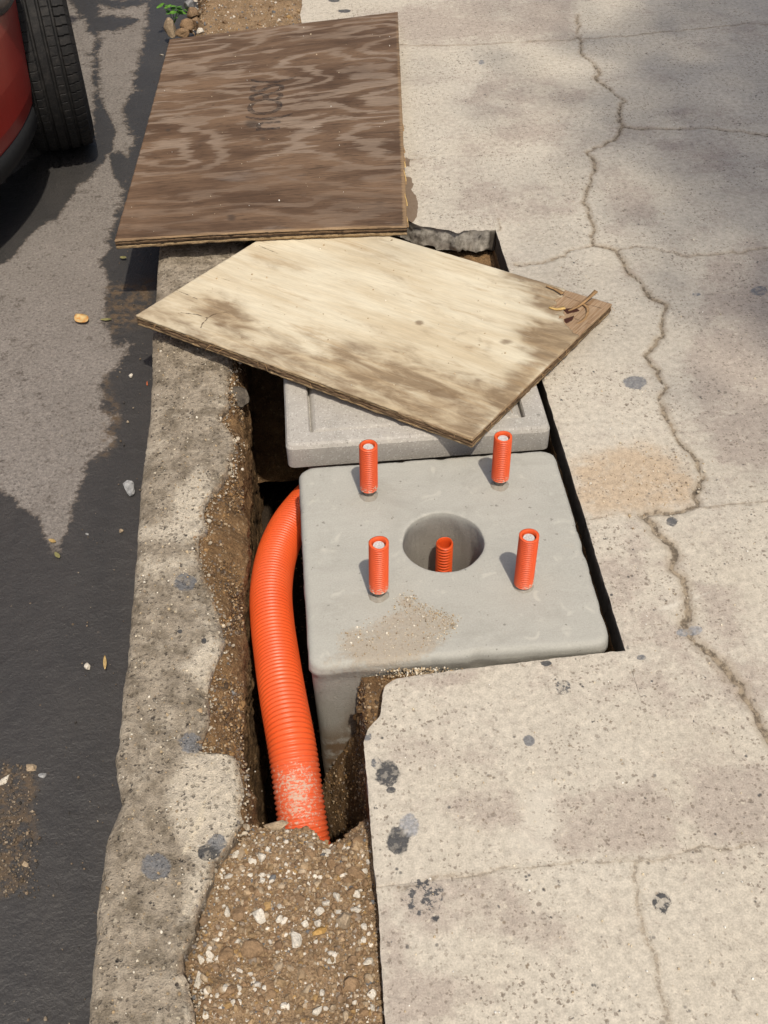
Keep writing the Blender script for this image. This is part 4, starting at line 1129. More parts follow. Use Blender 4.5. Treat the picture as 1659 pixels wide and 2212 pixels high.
# pale board
pL = at(293, 680, .075); pF = at(1021, 946, .075); pR = at(1323, 654, .035)
pB = pL + pR - pF
PC = np.array([pL, pF, pR, pB])      # s along front edge, t to the back
PW = np.linalg.norm(pF - pL); PD = np.linalg.norm(pR - pF)
TORN = [(1226, 604), (1222, 620), (1213, 640), (1194, 646), (1203, 655), (1186, 665), (1215, 668), (1222, 682), (1200, 676), (1214, 690), (1221, 700), (1230, 712), (1243, 722), (1256, 724), (1262, 732), (1420, 690), (1360, 560)]
def pale_attrs(V, s, t):
    P = pix(V)
    ST = [[(300, 690), (330, 668), (400, 652), (445, 636), (505, 650), (550, 690), (562, 720), (500, 732), (440, 714), (370, 700)],
          [(674, 736), (740, 731), (836, 750), (854, 753), (935, 793), (1002, 816), (1057, 819), (1113, 838), (1080, 890), (1025, 960), (840, 880), (700, 800)],
          [(1098, 594), (1131, 572), (1187, 586), (1230, 605), (1205, 640), (1168, 640), (1127, 605)],
          [(1124, 719), (1168, 690), (1224, 700), (1262, 728), (1187, 800), (1125, 850), (1080, 890), (1060, 870), (1124, 797), (1150, 764), (1124, 742)],
          [(556, 572), (593, 570), (640, 590), (600, 600)], [(1150, 640), (1190, 630), (1215, 660), (1200, 690), (1160, 670)]]
    wts = (.60, .68, 1.0, 1.0, .55, .85)
    st = np.zeros(len(V))
    for q, w_ in zip(ST, wts): st = np.maximum(st, w_ * (1 - smooth(sdf(P, q), -34, 40)))
    st = np.maximum(st, .55 * smooth(t, .30, .02)) + .26 * fbm(s * 3, t * 5, 0., 1.9, 4, 77) + .12
    st = np.maximum(st, .5 * smooth(t, .12, .0) * smooth(s, .35, .6))
    kn = np.zeros(len(V))
    for u, v, a, b_, ring, kk in ((1094, 738, 24, 10, 0, .55), (1035, 821, 20, 9, 0, .5), (946, 862, 42, 19, 1, .5), (906, 697, 14, 8, 0, .65), (1160, 642, 14, 10, 0, .5), (1056, 748, 22, 22, 0, .40), (640, 770, 26, 7, 0, .4), (478, 700, 24, 10, 0, .5), (848, 760, 30, 8, 0, .4), (1010, 735, 30, 16, 1, .45)):
        r = np.hypot((P[:, 0] - u) / a, (P[:, 1] - v) / b_) * (1 + .25 * fbm(P[:, 0], P[:, 1], 0., .05, 3, int(u)))
        kn = np.maximum(kn, kk * ((.62 * np.exp(-((r - 1) / .30) ** 2) + .5 * np.exp(-r ** 2 * 1.3)) if ring else np.exp(-r ** 2 * 1.2)))
    sp = np.full(len(V), .05)
    for q, z in (([(355, 628), (400, 645), (428, 658)], .05), ([(392, 690), (428, 694), (448, 700), (450, 704)], .05), ([(450, 703), (462, 693), (492, 686)], .05), ([(436, 724), (440, 714), (450, 703)], .05), ([(600, 547), (560, 530)], .05), ([(640, 560), (900, 655), (1010, 700)], .05), ([(430, 590), (640, 665), (800, 715)], .05)):
        W_ = pts(q, z)[:, :2]
        dd = seg_dist(V[:, :2], W_)
        sp = np.minimum(sp, dd if len(q) != 3 or q[0][0] not in (640, 430) else dd + .0012)
    return {'stain': st, 'knot': kn, 'split': sp}
pale = empty('pale_plywood_board', (*(PC.mean(0)[:2]), .02), 'pale weathered plywood sheet with a torn corner lying askew over the box', 'plywood sheet')
board_top(PC, PW, PD, 300, 210, .0030, M_PALE, pale, pale_attrs, .0012, 131, drop=lambda c: inside(pix(c) + np.stack([5 * fbm(c[:, 0], c[:, 1], 0., 120, 3, 9), 4 * fbm(c[:, 0], c[:, 1], 0., 120, 3, 10)], 1), TORN))
def torn_attrs(V, s, t):
    P = pix(V)
    res = np.zeros(len(V))
    for q in ([(1215, 668), (1245, 664), (1252, 672), (1225, 678)], [(1218, 690), (1240, 682), (1236, 692), (1222, 699)], [(1258, 650), (1275, 640), (1268, 652)]):
        res = np.maximum(res, 1 - smooth(sdf(P, q), -3, 4))
    sp = np.full(len(V), .05)
    for q in ([(1200, 640), (1270, 668)], [(1262, 664), (1298, 674)], [(1240, 700), (1275, 712)], [(1226, 628), (1300, 650)]):
        sp = np.minimum(sp, seg_dist(V[:, :2], pts(q, .022)[:, :2]))
    return {'resin': res, 'split': sp}
PC2 = PC.copy(); PC2[:, 2] -= .0032
# only the right end of the second veneer is ever bared: build it finely there
def sub(c, s0, s1, t0, t1): return np.array([bil(c, np.array(a), np.array(b_)) for a, b_ in ((s0, t0), (s1, t0), (s1, t1), (s0, t1))])
PC2b = sub(PC2, .80, 1.0, 0.0, 1.0)
board_top(PC2b, PW * .2, PD, 90, 220, .003, M_TORN, pale, torn_attrs, .0010, 137, name='bared_veneer')
PC2c = sub(PC2, 0.0, .80, 0.0, 1.0)
ply_layer('inner_veneer', PC2c, 0.0002, .0032, M_PLYB, pale, .0030, 141)
ply_layer('inner_veneer', PC, .0064, .0108, M_PLYA, pale, .0024, 142)
ply_layer('inner_veneer', PC, .0109, .0172, M_PLYB, pale, .0048, 143)
ply_layer('inner_veneer', PC, .0173, .0238, M_PLYB, pale, .0026, 146)
ply_layer('bottom_veneer', PC, .0239, .0300, M_PLYA, pale, .0044, 144)

def splinter(name, P0, w0, w1, mat, parent, thick=.0012):
    C = spline(P0, 12); T = np.gradient(C, axis=0); T /= np.linalg.norm(T, axis=1)[:, None]
    B = np.cross(T, (0, 0, 1)); B /= np.linalg.norm(B, axis=1)[:, None]
    wd = np.linspace(w0, w1, 12)[:, None]
    up = np.array([0, 0, thick])
    V = np.concatenate([C - B * wd + up, C + B * wd + up, C + B * wd * .8 - up, C - B * wd * .8 - up])
    i = np.arange(11); F = []
    for a, b_ in ((0, 1), (1, 2), (2, 3), (3, 0)):
        F.append(np.stack([a * 12 + i, b_ * 12 + i, b_ * 12 + i + 1, a * 12 + i + 1], 1))
    F.append(np.array([[0, 36, 24, 12], [11, 23, 35, 47]]))
    return mk(name, V, F, mat, parent)
M_SPL = mat_plain('split_wood', (.34, .21, .10), .8, .2, 0, .5, .4, 90)
M_SPY = mat_plain('fresh_split_wood', (.62, .42, .16), .8, .2, 0, .5, .3, 90)
def pz(u, v, z): return at(u, v, z)
splinter('splinter', [pz(1232, 708, .038), pz(1262, 690, .039), pz(1270, 668, .041), pz(1258, 655, .038)], .003, .004, M_SPL, pale, .0016)
splinter('splinter', [pz(1228, 672, .037), pz(1252, 660, .040), pz(1276, 640, .047), pz(1288, 629, .054)], .002, .0065, M_SPL, pale, .0016)
splinter('splinter', [pz(1186, 664, .0435), pz(1203, 668, .044), pz(1220, 665, .044)], .002, .006, M_SPY, pale, .0016)
splinter('splinter', [pz(1180, 618, .041), pz(1200, 625, .042), pz(1216, 634, .0425)], .002, .007, M_SPL, pale, .0014)
for k in range(26):      # frayed fibres hanging from the sawn edges
    e_ = random.random()
    if k < 14:
        A = PC[1] * (1 - e_) + PC[2] * e_; dr = np.array([.6, -.6, 0])
    else:
        A = PC[0] * (1 - e_) + PC[1] * e_; dr = np.array([-.4, -.7, 0])
    A = A + np.array([0, 0, -random.uniform(.004, .016)])
    ln = random.uniform(.006, .020)
    sd_ = np.array([random.uniform(-1, 1), random.uniform(-1, 1), 0]) * .012
    C = spline([A, A + dr * ln * .4 + sd_ * .5, A + dr * ln * .7 + sd_ + np.array([0, 0, -ln * .4])], 7)
    V, F = sweep(C, np.linspace(.0007, .0003, 7), 5)
    mk('fibre', V, F, M_SPL, pale)

# dark board
dBL = at(247, 519, .084); dBR = at(880, 489, .064); dTR = at(859, 25, .034); dTL = at(366, 84, .037)
DC = np.array([dBL, dBR, dTR, dTL])
DW = np.linalg.norm(dBR - dBL); DD = np.linalg.norm(dTL - dBL)
def dsag(s, t): return .010 * np.sin(np.pi * s) * smooth(t, .4, 0) * 0 - .008 * np.sin(np.pi * t) * smooth(s, .9, .3) + .006 * np.sin(np.pi * s) * (1 - t) ** 2
def dark_attrs(V, s, t):
    P = pix(V)
    fig = .40 + .60 * smooth(t, .16, .36)
    st = np.zeros(len(V))
    for u, v, a, b_, k in ((500, 470, 18, 12, .7), (820, 440, 26, 30, .5), (545, 268, 26, 14, .75), (568, 300, 16, 10, .6), (700, 400, 40, 14, .5), (600, 440, 30, 10, .35), (262, 318, 40, 8, .6), (560, 385, 30, 12, .45), (775, 390, 60, 16, .45), (363, 281, 7, 4, 1.)):
        st = np.maximum(st, k * np.exp(-(((P[:, 0] - u) / a) ** 2 + ((P[:, 1] - v) / b_) ** 2)))
    rim = np.maximum(smooth(s, .968, .995) * (.55 + .35 * (1 - t)), smooth(t, .018, 0) * .75)
    return {'figure': fig, 'stain': st, 'rim': rim}
dark = empty('dark_plywood_board', (*(DC.mean(0)[:2]), .01), 'dark brown weathered plywood sheet with swirling grain lying from kerb to pavement', 'plywood sheet')
board_top(DC, DW, DD, 260, 300, .0034, M_DARK, dark, dark_attrs, .0014, 151, sag=dsag)
ply_layer('inner_veneer', DC, .0035, .0085, M_PLYC, dark, .0040, 152, sag=dsag)
ply_layer('inner_veneer', DC, .0086, .0140, M_PLYB, dark, .0022, 153, sag=dsag)
ply_layer('inner_veneer', DC, .0141, .0195, M_PLYC, dark, .0036, 154, sag=dsag)
ply_layer('bottom_veneer', DC, .0196, .0280, M_PLYA, dark, .0032, 155, sag=dsag)
for k in range(12):
    e_ = random.uniform(0, .45); A = DC[1] * (1 - e_) + DC[2] * e_ + np.array([.002, 0, -random.uniform(.001, .012)])
    splinter('splinter', [A, A + np.array([.001, .02, .0006]), A + np.array([.0, random.uniform(.03, .07), 0])], .0016, .0008, M_SPY if k % 2 else M_SPL, dark, .0008)
# faded stencil on the dark board, reading away from the viewer
def stencil():
    s_ = S('faded_ink')
    tr = s_.nd('ShaderNodeBsdfTransparent'); mx = s_.nd('ShaderNodeMixShader')
    s_.put(s_.b.inputs['Base Color'], (.016, .017, .019)); s_.put(s_.b.inputs['Roughness'], .8)
    s_.put(mx.inputs[0], s_.ss(s_.noise(s_.scl(s_.P, (60, 160, 60)), 1.0, 4, .7), .30, .75, .04, .72))
    s_.t.links.new(tr.outputs[0], mx.inputs[1]); s_.t.links.new(s_.b.outputs[0], mx.inputs[2]); s_.t.links.new(mx.outputs[0], s_.out.inputs['Surface'])
    cu = bpy.data.curves.new('stamp_text', 'FONT'); cu.body = 'n(C8S('; cu.size = .17; cu.space_character = .92; cu.resolution_u = 4; cu.offset = .0016; cu.align_x = 'CENTER'; cu.align_y = 'CENTER'
    tmp = bpy.data.objects.new('stamp_text', cu); COL.objects.link(tmp)
    bpy.context.view_layer.update()
    me = bpy.data.meshes.new_from_object(tmp.evaluated_get(bpy.context.evaluated_depsgraph_get()))
    bpy.data.objects.remove(tmp)
    n = len(me.vertices); co = np.zeros(n * 3); me.vertices.foreach_get('co', co); co = co.reshape(-1, 3)
    cen = at(578, 233, .035)
    # text runs up the picture (away), letters' tops to the left
    q = np.stack([(-co[:, 1]) * .95 + co[:, 0] * .06, co[:, 0] * .92], 1)
    V = np.zeros((n, 3)); V[:, :2] = cen[:2] + q
    # height of the board under each vertex
    A = DC[1] - DC[0]; B = DC[3] - DC[0]
    Mx = np.array([[A[0], B[0]], [A[1], B[1]]]); st = np.linalg.solve(Mx, (V[:, :2] - DC[0][:2]).T).T
    for _ in range(6):
        p = bil(DC, st[:, 0], st[:, 1]); st = st + np.linalg.solve(Mx, (V[:, :2] - p[:, :2]).T).T
    V[:, 2] = bil(DC, st[:, 0], st[:, 1])[:, 2] + dsag(st[:, 0], st[:, 1]) + .0011
    me.vertices.foreach_set('co', (V - np.array(wloc(dark))).astype(np.float32).ravel()); me.update()
    me.materials.clear(); me.materials.append(s_.mat)
    o = bpy.data.objects.new('ink_stamp', me); COL.objects.link(o); o.parent = dark
stencil()

# ------------------------------------------------------------------ parked red car
M_PAINT = mat_plain('dusty_red_paint', (.235, .016, .011), .36, .45, 0, 0, .12, 5, **{'Coat Weight': .35, 'Coat Roughness': .25})
M_TRIM = mat_plain('black_plastic', (.014, .014, .014), .65, .2, 0, .2, .2, 80)
M_GLASS = mat_plain('dark_glass', (.02, .024, .026), .08, .6, 0, 0, .05, 4)
M_LENS = mat_plain('smoked_lens', (.10, .095, .09), .2, .6, 0, 0, .1, 10)
M_RIM = mat_plain('grey_alloy', (.32, .32, .33), .35, .5, .8, 0, .1, 20)
def mat_tyre():
    s = S('tyre_rubber'); n = s.noise(s.O, 45, 5, .7); f = s.noise(s.O, 220, 3, .7)
    col = s.mix(s.ss(n, .42, .72), (.008, .0078, .0076), (.023, .021, .019))
    return s.done(s.mul(col, s.lin(f, .3, .7, .75, 1.3)), .75, .3, f, .3, .002)
M_TYRE = mat_tyre()
CXc, CHW, CY0, CY1 = -1.665, .885, 2.52, 6.75
WF, WR, WZ = 3.62, 6.02, .186
car = empty('parked_car', (CXc, 4.6, ROAD_Z), 'dusty red car parked at the kerb, its front wheel turned towards the board', 'car')
def car_plan(inset, z, n=160, fx=.52, fy=.78, rx=.4, ry=.45, y0=CY0, y1=CY1, hw=CHW):
    o = []
    X1 = CXc + hw - inset; X0 = CXc - hw + inset; Y0, Y1 = y0 + inset, y1 - inset
    for cx_, cy_, a0, ax, ay in ((X1 - rx, Y1 - ry, 0, rx, ry), (X0 + rx, Y1 - ry, 90, rx, ry), (X0 + fx, Y0 + fy, 180, fx, fy), (X1 - fx, Y0 + fy, 270, fx, fy)):
        for k in range(n // 4):
            q = math.radians(a0 + 90 * k / (n // 4 - 1)); o.append((cx_ + ax * math.cos(q), cy_ + ay * math.sin(q), z))
    return np.array(o)
rings = [car_plan(i, z) for z, i in ((.150, .012), (.20, .004), (.30, .0), (.42, .0), (.50, .004), (.56, .012), (.62, .016), (.68, .022), (.73, .05), (.755, .10))]
V, F = ringed(rings, True, True)
body = mk('body', V, F, M_PAINT, car)
cut = bpy.data.meshes.new('arch_cut')
def arch_cutter():
    a = np.linspace(0, 2 * np.pi, 64, endpoint=False); Vs, Fs = [], []
    for j, yc in enumerate((WF, WR)):
        for x in (CXc - 1.2, CXc + 1.2): Vs.append(np.stack([np.full(64, x), yc + .39 * np.cos(a), WZ + .39 * np.sin(a)], 1))
    V = np.concatenate(Vs); F = []
    for j in (0, 128):
        F.append(gridf(2, 64, j, True)); F.append(np.arange(64)[None, ::-1] + j); F.append(np.arange(64)[None, :] + j + 64)
    return V, F
V, F = arch_cutter()
cutter = mk('arch_cutter', V, F, M_TRIM)
md = body.modifiers.new('arches', 'BOOLEAN'); md.operation = 'DIFFERENCE'; md.object = cutter; md.solver = 'EXACT'
bpy.context.view_layer.update()
ev = body.evaluated_get(bpy.context.evaluated_depsgraph_get())
nm = bpy.data.meshes.new_from_object(ev)
body.modifiers.clear(); body.data = nm
bpy.data.objects.remove(cutter)
nm.materials.clear(); nm.materials.append(M_PAINT)
for p in nm.polygons: p.use_smooth = False
# black lower lip, interrupted at the wheels
def lip():
    R_ = [car_plan(.055, .062), car_plan(.028, .066), car_plan(.010, .085), car_plan(.006, .12), car_plan(.008, .146), car_plan(.03, .149)]
    V, F = ringed(R_); f = F[0]
    c = V[f].mean(1)
    k = ~(((np.abs(c[:, 1] - WF) < .40) | (np.abs(c[:, 1] - WR) < .40)) & (np.abs(c[:, 0] - CXc) > .6))
    return mk('lower_trim', V, f[k], M_TRIM, car)
lip()
fl_ = [car_plan(.10, .10), car_plan(.2, .09)]
V, F = ringed(fl_, False, True); mk('underbody', V, F, M_TRIM, car)
R_ = [car_plan(.06, .75, y0=3.45, y1=6.4, fx=.3, fy=.5), car_plan(.10, .86, y0=3.65, y1=6.3, fx=.3, fy=.5), car_plan(.20, 1.10, y0=4.0, y1=6.05, fx=.3, fy=.4), car_plan(.28, 1.24, y0=4.3, y1=5.85, fx=.3, fy=.4)]
V, F = ringed(R_); mk('windows', V, F, M_GLASS, car)
R_ = [car_plan(.275, 1.235, y0=4.27, y1=5.88, fx=.3, fy=.4), car_plan(.31, 1.28, y0=4.36, y1=5.8, fx=.3, fy=.4), car_plan(.45, 1.305, y0=4.6, y1=5.6, fx=.2, fy=.3)]
V, F = ringed(R_, False, True); mk('roof', V, F, M_PAINT, car)
V, F = ringed([car_plan(.03, .742, y0=3.2), car_plan(.10, .775, y0=3.2), car_plan(.5, .80, y0=3.2)], False, True)
def lens(name, cx_, cy_, cz, ax, ay, az, mat):
    V, F = ico2(3); V = V * np.array([ax, ay, az]) + np.array([cx_, cy_, cz]); return mk(name, V, F, mat, car)
hl = at(2, 8, .50)
lens('headlight', hl[0] - .045, hl[1] + .00, .52, .085, .17, .085, M_LENS)
lens('headlight', 2 * CXc - hl[0] + .045, hl[1], .52, .085, .17, .085, M_LENS)
V = np.array([(CXc - .4, CY0 - .004, .30), (CXc + .4, CY0 - .004, .30), (CXc + .4, CY0 - .004, .46), (CXc - .4, CY0 - .004, .46), (CXc - .4, CY0 + .1, .30), (CXc + .4, CY0 + .1, .30), (CXc + .4, CY0 + .1, .46), (CXc - .4, CY0 + .1, .46)])
mk('grille', V, np.array([[0, 1, 2, 3], [1, 5, 6, 2], [4, 0, 3, 7], [3, 2, 6, 7], [0, 4, 5, 1]]), M_TRIM, car, shade=False)
for sx in (-1, 1): lens('mirror', CXc + sx * (CHW + .03), 4.15, .88, .09, .05, .07, M_PAINT)

def tyre_mesh():
    nA, prof = 720, []
    R, W = .325, .104
    # profile points: (across, radius) from inner bead over tread to outer bead
    sh = [(-.085, .200), (-.100, .225), (-.106, .255), (-.104, .285), (-.098, .300)]
    tr = [(x_, None) for x_ in np.linspace(-.092, .092, 42)]
    pf = sh + tr + [(-a, b_) for a, b_ in sh[::-1]]
    xs_ = np.array([p[0] for p in pf]); a = np.linspace(0, 2 * np.pi, nA, endpoint=False)
    G = np.zeros((nA, len(pf), 3))
    for j, (x_, r) in enumerate(pf):
        if r is None:
            rr = R - .010 * (abs(x_) / .092) ** 3 * np.ones(nA)
            for g_, gw in ((-.055, .0045), (-.018, .0050), (.018, .0050), (.055, .0045)):
                rr = rr - .0075 * (abs(x_ - g_) < gw)
            lat = (a / (2 * np.pi) * 72 + (.35 * x_ / .09 if abs(x_) < .05 else .12 * x_ / .09)) % 1
            if abs(x_) > .06: rr = rr - .0055 * (lat < .10)
            elif .022 < abs(x_) < .05: rr = rr - .0022 * (lat < .08)
        else:
            rr = np.full(nA, r)
            if abs(x_) > .097 and r > .28: rr = rr - .003 * (((a / (2 * np.pi) * 72) % 1) < .10)
        G[:, j] = np.stack([np.full(nA, x_), rr * np.cos(a), rr * np.sin(a)], 1)
    return G.reshape(-1, 3), gridf(nA, len(pf))[:, ::-1], nA, len(pf)
V, F, nA, nP = tyre_mesh()
i = np.arange(nP - 1)
F = np.concatenate([F, np.stack([(nA - 1) * nP + i, (nA - 1) * nP + i + 1, i + 1, i], 1)[:, ::-1][:, ::-1]])
def wheel_proto():
    wh = empty('wheel', (0, 0, 0)); wh.parent = car
    ty = mk('tyre', V, F, M_TYRE); ty.parent = wh
    ty.data.polygons.foreach_set('use_smooth', np.zeros(len(ty.data.polygons), bool))
    a = np.linspace(0, 2 * np.pi, 48, endpoint=False); R_ = []
    for x_, r in ((-.09, .205), (-.07, .19), (.05, .185), (.085, .205), (.088, .195), (.06, .17), (.05, .06), (.065, .05)):
        R_.append(np.stack([np.full(48, x_), r * np.cos(a), r * np.sin(a)], 1))
    v_, f_ = ringed(R_, True, True)
    rm = mk('rim', v_, f_, M_RIM); rm.parent = wh
    return wh
wh0 = wheel_proto()
def place(wh, x, y, rz):
    wh.location = Vector((x, y, WZ)) - car.location; wh.rotation_euler = (0, 0, rz)
place(wh0, CXc + CHW + .012, WF - .05, math.radians(6))
for x, y, rz in ((CXc - CHW + .10, WF, math.radians(15) + math.pi), (CXc + CHW - .11, WR, 0), (CXc - CHW + .11, WR, math.pi)):
    c = wh0.copy(); COL.objects.link(c); c.parent = car
    for ch in wh0.children:
        d = ch.copy(); COL.objects.link(d); d.parent = c
    place(c, x, y, rz)

car.rotation_euler = (0, 0, math.radians(5)); car.location.x -= .130; car.location.y += .03
# ------------------------------------------------------------------ stones, leaves, plant and litter
M_ST = {'grey': mat_stone('grey_stone', (.17, .17, .165), (.40, .40, .39)), 'white': mat_stone('white_stone', (.42, .375, .30), (.64, .59, .50)), 'brown': mat_stone('brown_stone', (.16, .10, .055), (.28, .19, .11)),
        'tan': mat_stone('tan_stone', (.27, .20, .13), (.42, .33, .22)), 'slate': mat_stone('slate_flake', (.13, .13, .13), (.27, .27, .265)), 'ochre': mat_stone('ochre_stone', (.32, .18, .05), (.45, .28, .10)), 'dark': mat_stone('dark_cobble', (.05, .042, .034), (.13, .11, .085)), 'clod': mat_stone('soil_clod', (.19, .122, .066), (.27, .178, .10)), 'red': mat_stone('brick_red', (.24, .06, .03), (.38, .11, .05))}
def stone_mesh(seed, ang=.35, lv=2):
    V, F = ico2(lv)
    V = V * (1 + ang * fbm(V[:, 0] + seed, V[:, 1] + seed * 2, V[:, 2], 1.1, 3, seed))[:, None]
    for q in range(9 if ang < .4 else 4):      # flat broken facets
        d = np.array(rotmats(1)[0][0]); lim = (.52 if ang < .4 else .68) + .26 * ((seed * 7 + q * 3) % 5) / 5
        k = V @ d; V = V - np.maximum(k - lim, 0)[:, None] * d * .97
    return V, F
PROTO = {}
def stone(name, pos, size, kind, label=None, cat='stone', group=None, parent=None, seed=None, squash=(1, 1, .7), sink=.35):
    seed = seed if seed is not None else random.randrange(8)
    key = (seed, kind)
    if key not in PROTO:
        V, F = stone_mesh(seed + 1, .45 if kind == 'clod' else .35); o = mk(name, V, F, M_ST[kind]); o.data.polygons.foreach_set('use_smooth', np.zeros(len(F), bool)); PROTO[key] = o.data
    else:
        o = bpy.data.objects.new(name, PROTO[key]); COL.objects.link(o)
    o.name = name
    o.rotation_euler = (random.uniform(-.4, .4), random.uniform(-.4, .4), random.uniform(0, 6.28))
    o.scale = [size * q for q in squash]
    o.location = Vector(pos) + Vector((0, 0, size * squash[2] * (1 - sink)))
    prop(o, label, cat, group)
    if parent is not None:
        o.parent = parent; o.location = o.location - wloc(parent)
    return o
RZ = ROAD_Z - .008
for u, v, r, k, sq, lab in ((281, 1061, .021, 'grey', (1.15, .75, .6), 'largest jagged grey stone on the wet road touching the kerb'), (136, 947, .009, 'tan', (1, .8, .6), 'small tan stone on the dry asphalt patch'), (190, 1443, .010, 'white', (1.1, .7, .6), 'small white stone on wet asphalt beside the dry twig'),
                            (12, 1690, .013, 'white', (1.1, .8, .6), 'white stone at the left picture edge beside the silt patch'), (70, 1661, .013, 'tan', (1, .9, .7), 'tan stone at the top end of the road silt patch'), (92, 1677, .008, 'grey', (1, .8, .7), 'small grey stone right of the tan one by the silt'), (60, 1867, .009, 'tan', (1, 1, .4), 'flat square tan chip on the brown road silt'),
                            (283, 814, .008, 'white', (1, 1, .6), 'tiny white chip on the wet gutter below the pale board'), (300, 1242, .006, 'brown', (1, 1, .7), 'tiny brown stone against the kerb foot'), (262, 1148, .006, 'tan', (1, 1, .7), 'tiny tan pebble in the wet gutter under the big grey stone'), (188, 1157, .005, 'grey', (1, 1, .6), 'tiny grey chip left of the tan pebble in the wet gutter'), (318, 829, .005, 'red', (1.4, .8, .6), 'tiny orange plastic chip at the kerb edge'),
                            (350, 120, .010, 'white', (1.3, .6, .3), 'white paper thin chip on the dark gutter beside the board'), (358, 134, .007, 'white', (1, .8, .5), 'small white chip right against the dark board edge')):
    stone('stone', at(u, v, RZ), r, k, lab, 'stone', squash=sq)
stone('stone', at(370, 76, -.11), .038, 'tan', 'pale rock standing below the green weed', 'stone', squash=(.75, .7, 1.0))
stone('stone', at(433, 72, .0), .017, 'white', 'white stone by the top left edge of the dark board', 'stone', squash=(1, .9, .8))
for u, v, k, s_ in ((412, 20, 'slate', .03), (420, 40, 'brown', .035), (428, 62, 'brown', .03), (405, 66, 'clod', .03), (395, 80, 'clod', .025), (418, 5, 'white', .02)):
    stone('stone', at(u, v, -.06), s_, k, {'slate': 'grey lump of broken kerb right of the green weed', 'brown': 'rounded brown lump of broken kerb between weed and dark board', 'clod': 'crumbly tan lump of broken kerb behind the pale rock', 'white': 'white lump of broken kerb behind the green weed'}[k], 'stone', 'lumps along the broken kerb end', squash=(1, .9, .9))
# flakes in the kerb side wall
for u, v, z, r, k, sq, lab in ((497, 1437, -.06, .020, 'slate', (.45, 1.5, .5), 'upper grey slate flake sticking out of the kerb wall'), (492, 1497, -.06, .020, 'slate', (.5, 1.4, .5), 'lower grey slate flake sticking out of the kerb wall'), (517, 858, -.05, .032, 'dark', (.7, 1.3, .8), 'dark cobble in the kerb wall below the pale board'), (505, 1010, -.05, .010, 'white', (1, 1, .8), 'small white pebble in the soil wall near the broken kerb')):
    stone('stone', at(u, v, z), r, k, lab, 'stone', squash=sq, sink=.6)
stone('brick_fragment', at(1050, 556, -.12), .022, 'red', 'red brick fragment in the soil at the back of the hole', 'brick', squash=(1, .7, .7))
# long stone at the duct, and the larger stones in the fill
stone('stone', at(602, 1786, -.078), .017, 'tan', 'long tan stone on the dirt lip below the orange duct', 'stone', squash=(1.5, .6, .6))
NAMED = [(690, 2015, .012, 'ochre', 'single ochre yellow stone in the brown dirt', (1.2, .8, .7)), (640, 2034, .014, 'white', 'brightest white stone in the brown dirt beside the ochre one', (.9, 1.1, .6)), (525, 1840, .012, 'tan', 'flat pinkish stone high on the left of the dirt fill', (1.9, .7, .4)), (545, 2055, .026, 'clod', 'largest round clod low on the left of the dirt', (1.1, 1, .7)), (487, 2060, .020, 'clod', 'round clod left of the largest clod', (1, 1, .7)), (575, 1860, .010, 'brown', 'brown pebble below the flat pinkish stone', (1, 1, .7)), (770, 1880, .018, 'clod', 'brown clod against the pavement slab edge', (1.5, 1, .6)), (650, 1945, .018, 'brown', 'dark oval stone in the middle of the dirt', (1.3, 1, .6)), (515, 1975, .021, 'clod', 'broad clod in the left half of the dirt', (1.3, .9, .6)), (745, 1990, .018, 'tan', 'tan wedge stone near the pavement in the dirt', (1, 1, .7)), (735, 1812, .014, 'clod', 'brown clod right of the duct end', (1, .8, .8)), (560, 1980, .013, 'white', 'ribbed white shell like stone in the dirt', (1.4, .8, .6)), (430, 2110, .012, 'white', 'white stone at the kerb edge low in the dirt', (.7, 1.3, .6)), (760, 2130, .020, 'clod', 'dull clod low on the right of the dirt', (1, 1.1, .7))]
for u, v, r, k, lab, sq in NAMED:
    r = r * (.58 if k in ('clod', 'brown') else .9)
    p = at(u, v, -.035); p[2] = dirt_h(np.array([p[0]]), np.array([p[1]]))[0]
    stone('stone', p, r, k, lab, 'stone', squash=sq, sink=.45)
lab_of = {'white': 'small chalky white stone lying in the brown trench dirt', 'tan': 'small tan stone lying in the brown trench dirt', 'clod': 'small brown soil clod lying in the trench dirt', 'brown': 'small dark brown stone lying in the trench dirt'}
placed = 0
while placed < 200:
    u, v = random.uniform(395, 822), random.uniform(1790, 2215)
    p = at(u, v, -.035)
    if p[0] < kr(np.array([p[1]]))[0] + .008 or p[0] > left_s(np.array([p[1]]))[0] - .010 or p[1] > .925: continue
    p[2] = dirt_h(np.array([p[0]]), np.array([p[1]]))[0]
    k = random.choices(['white', 'tan', 'clod', 'brown'], [.46, .28, .18, .08])[0]
    r = (.0032 + .0055 * random.random() ** 1.8) * (1.2 if k == 'clod' else 1)
    stone('stone', p, r, k, lab_of[k], 'stone', 'small stones in the trench dirt', squash=(random.uniform(.8, 1.35), random.uniform(.7, 1), random.uniform(.5, .8)), sink=.4)
    placed += 1

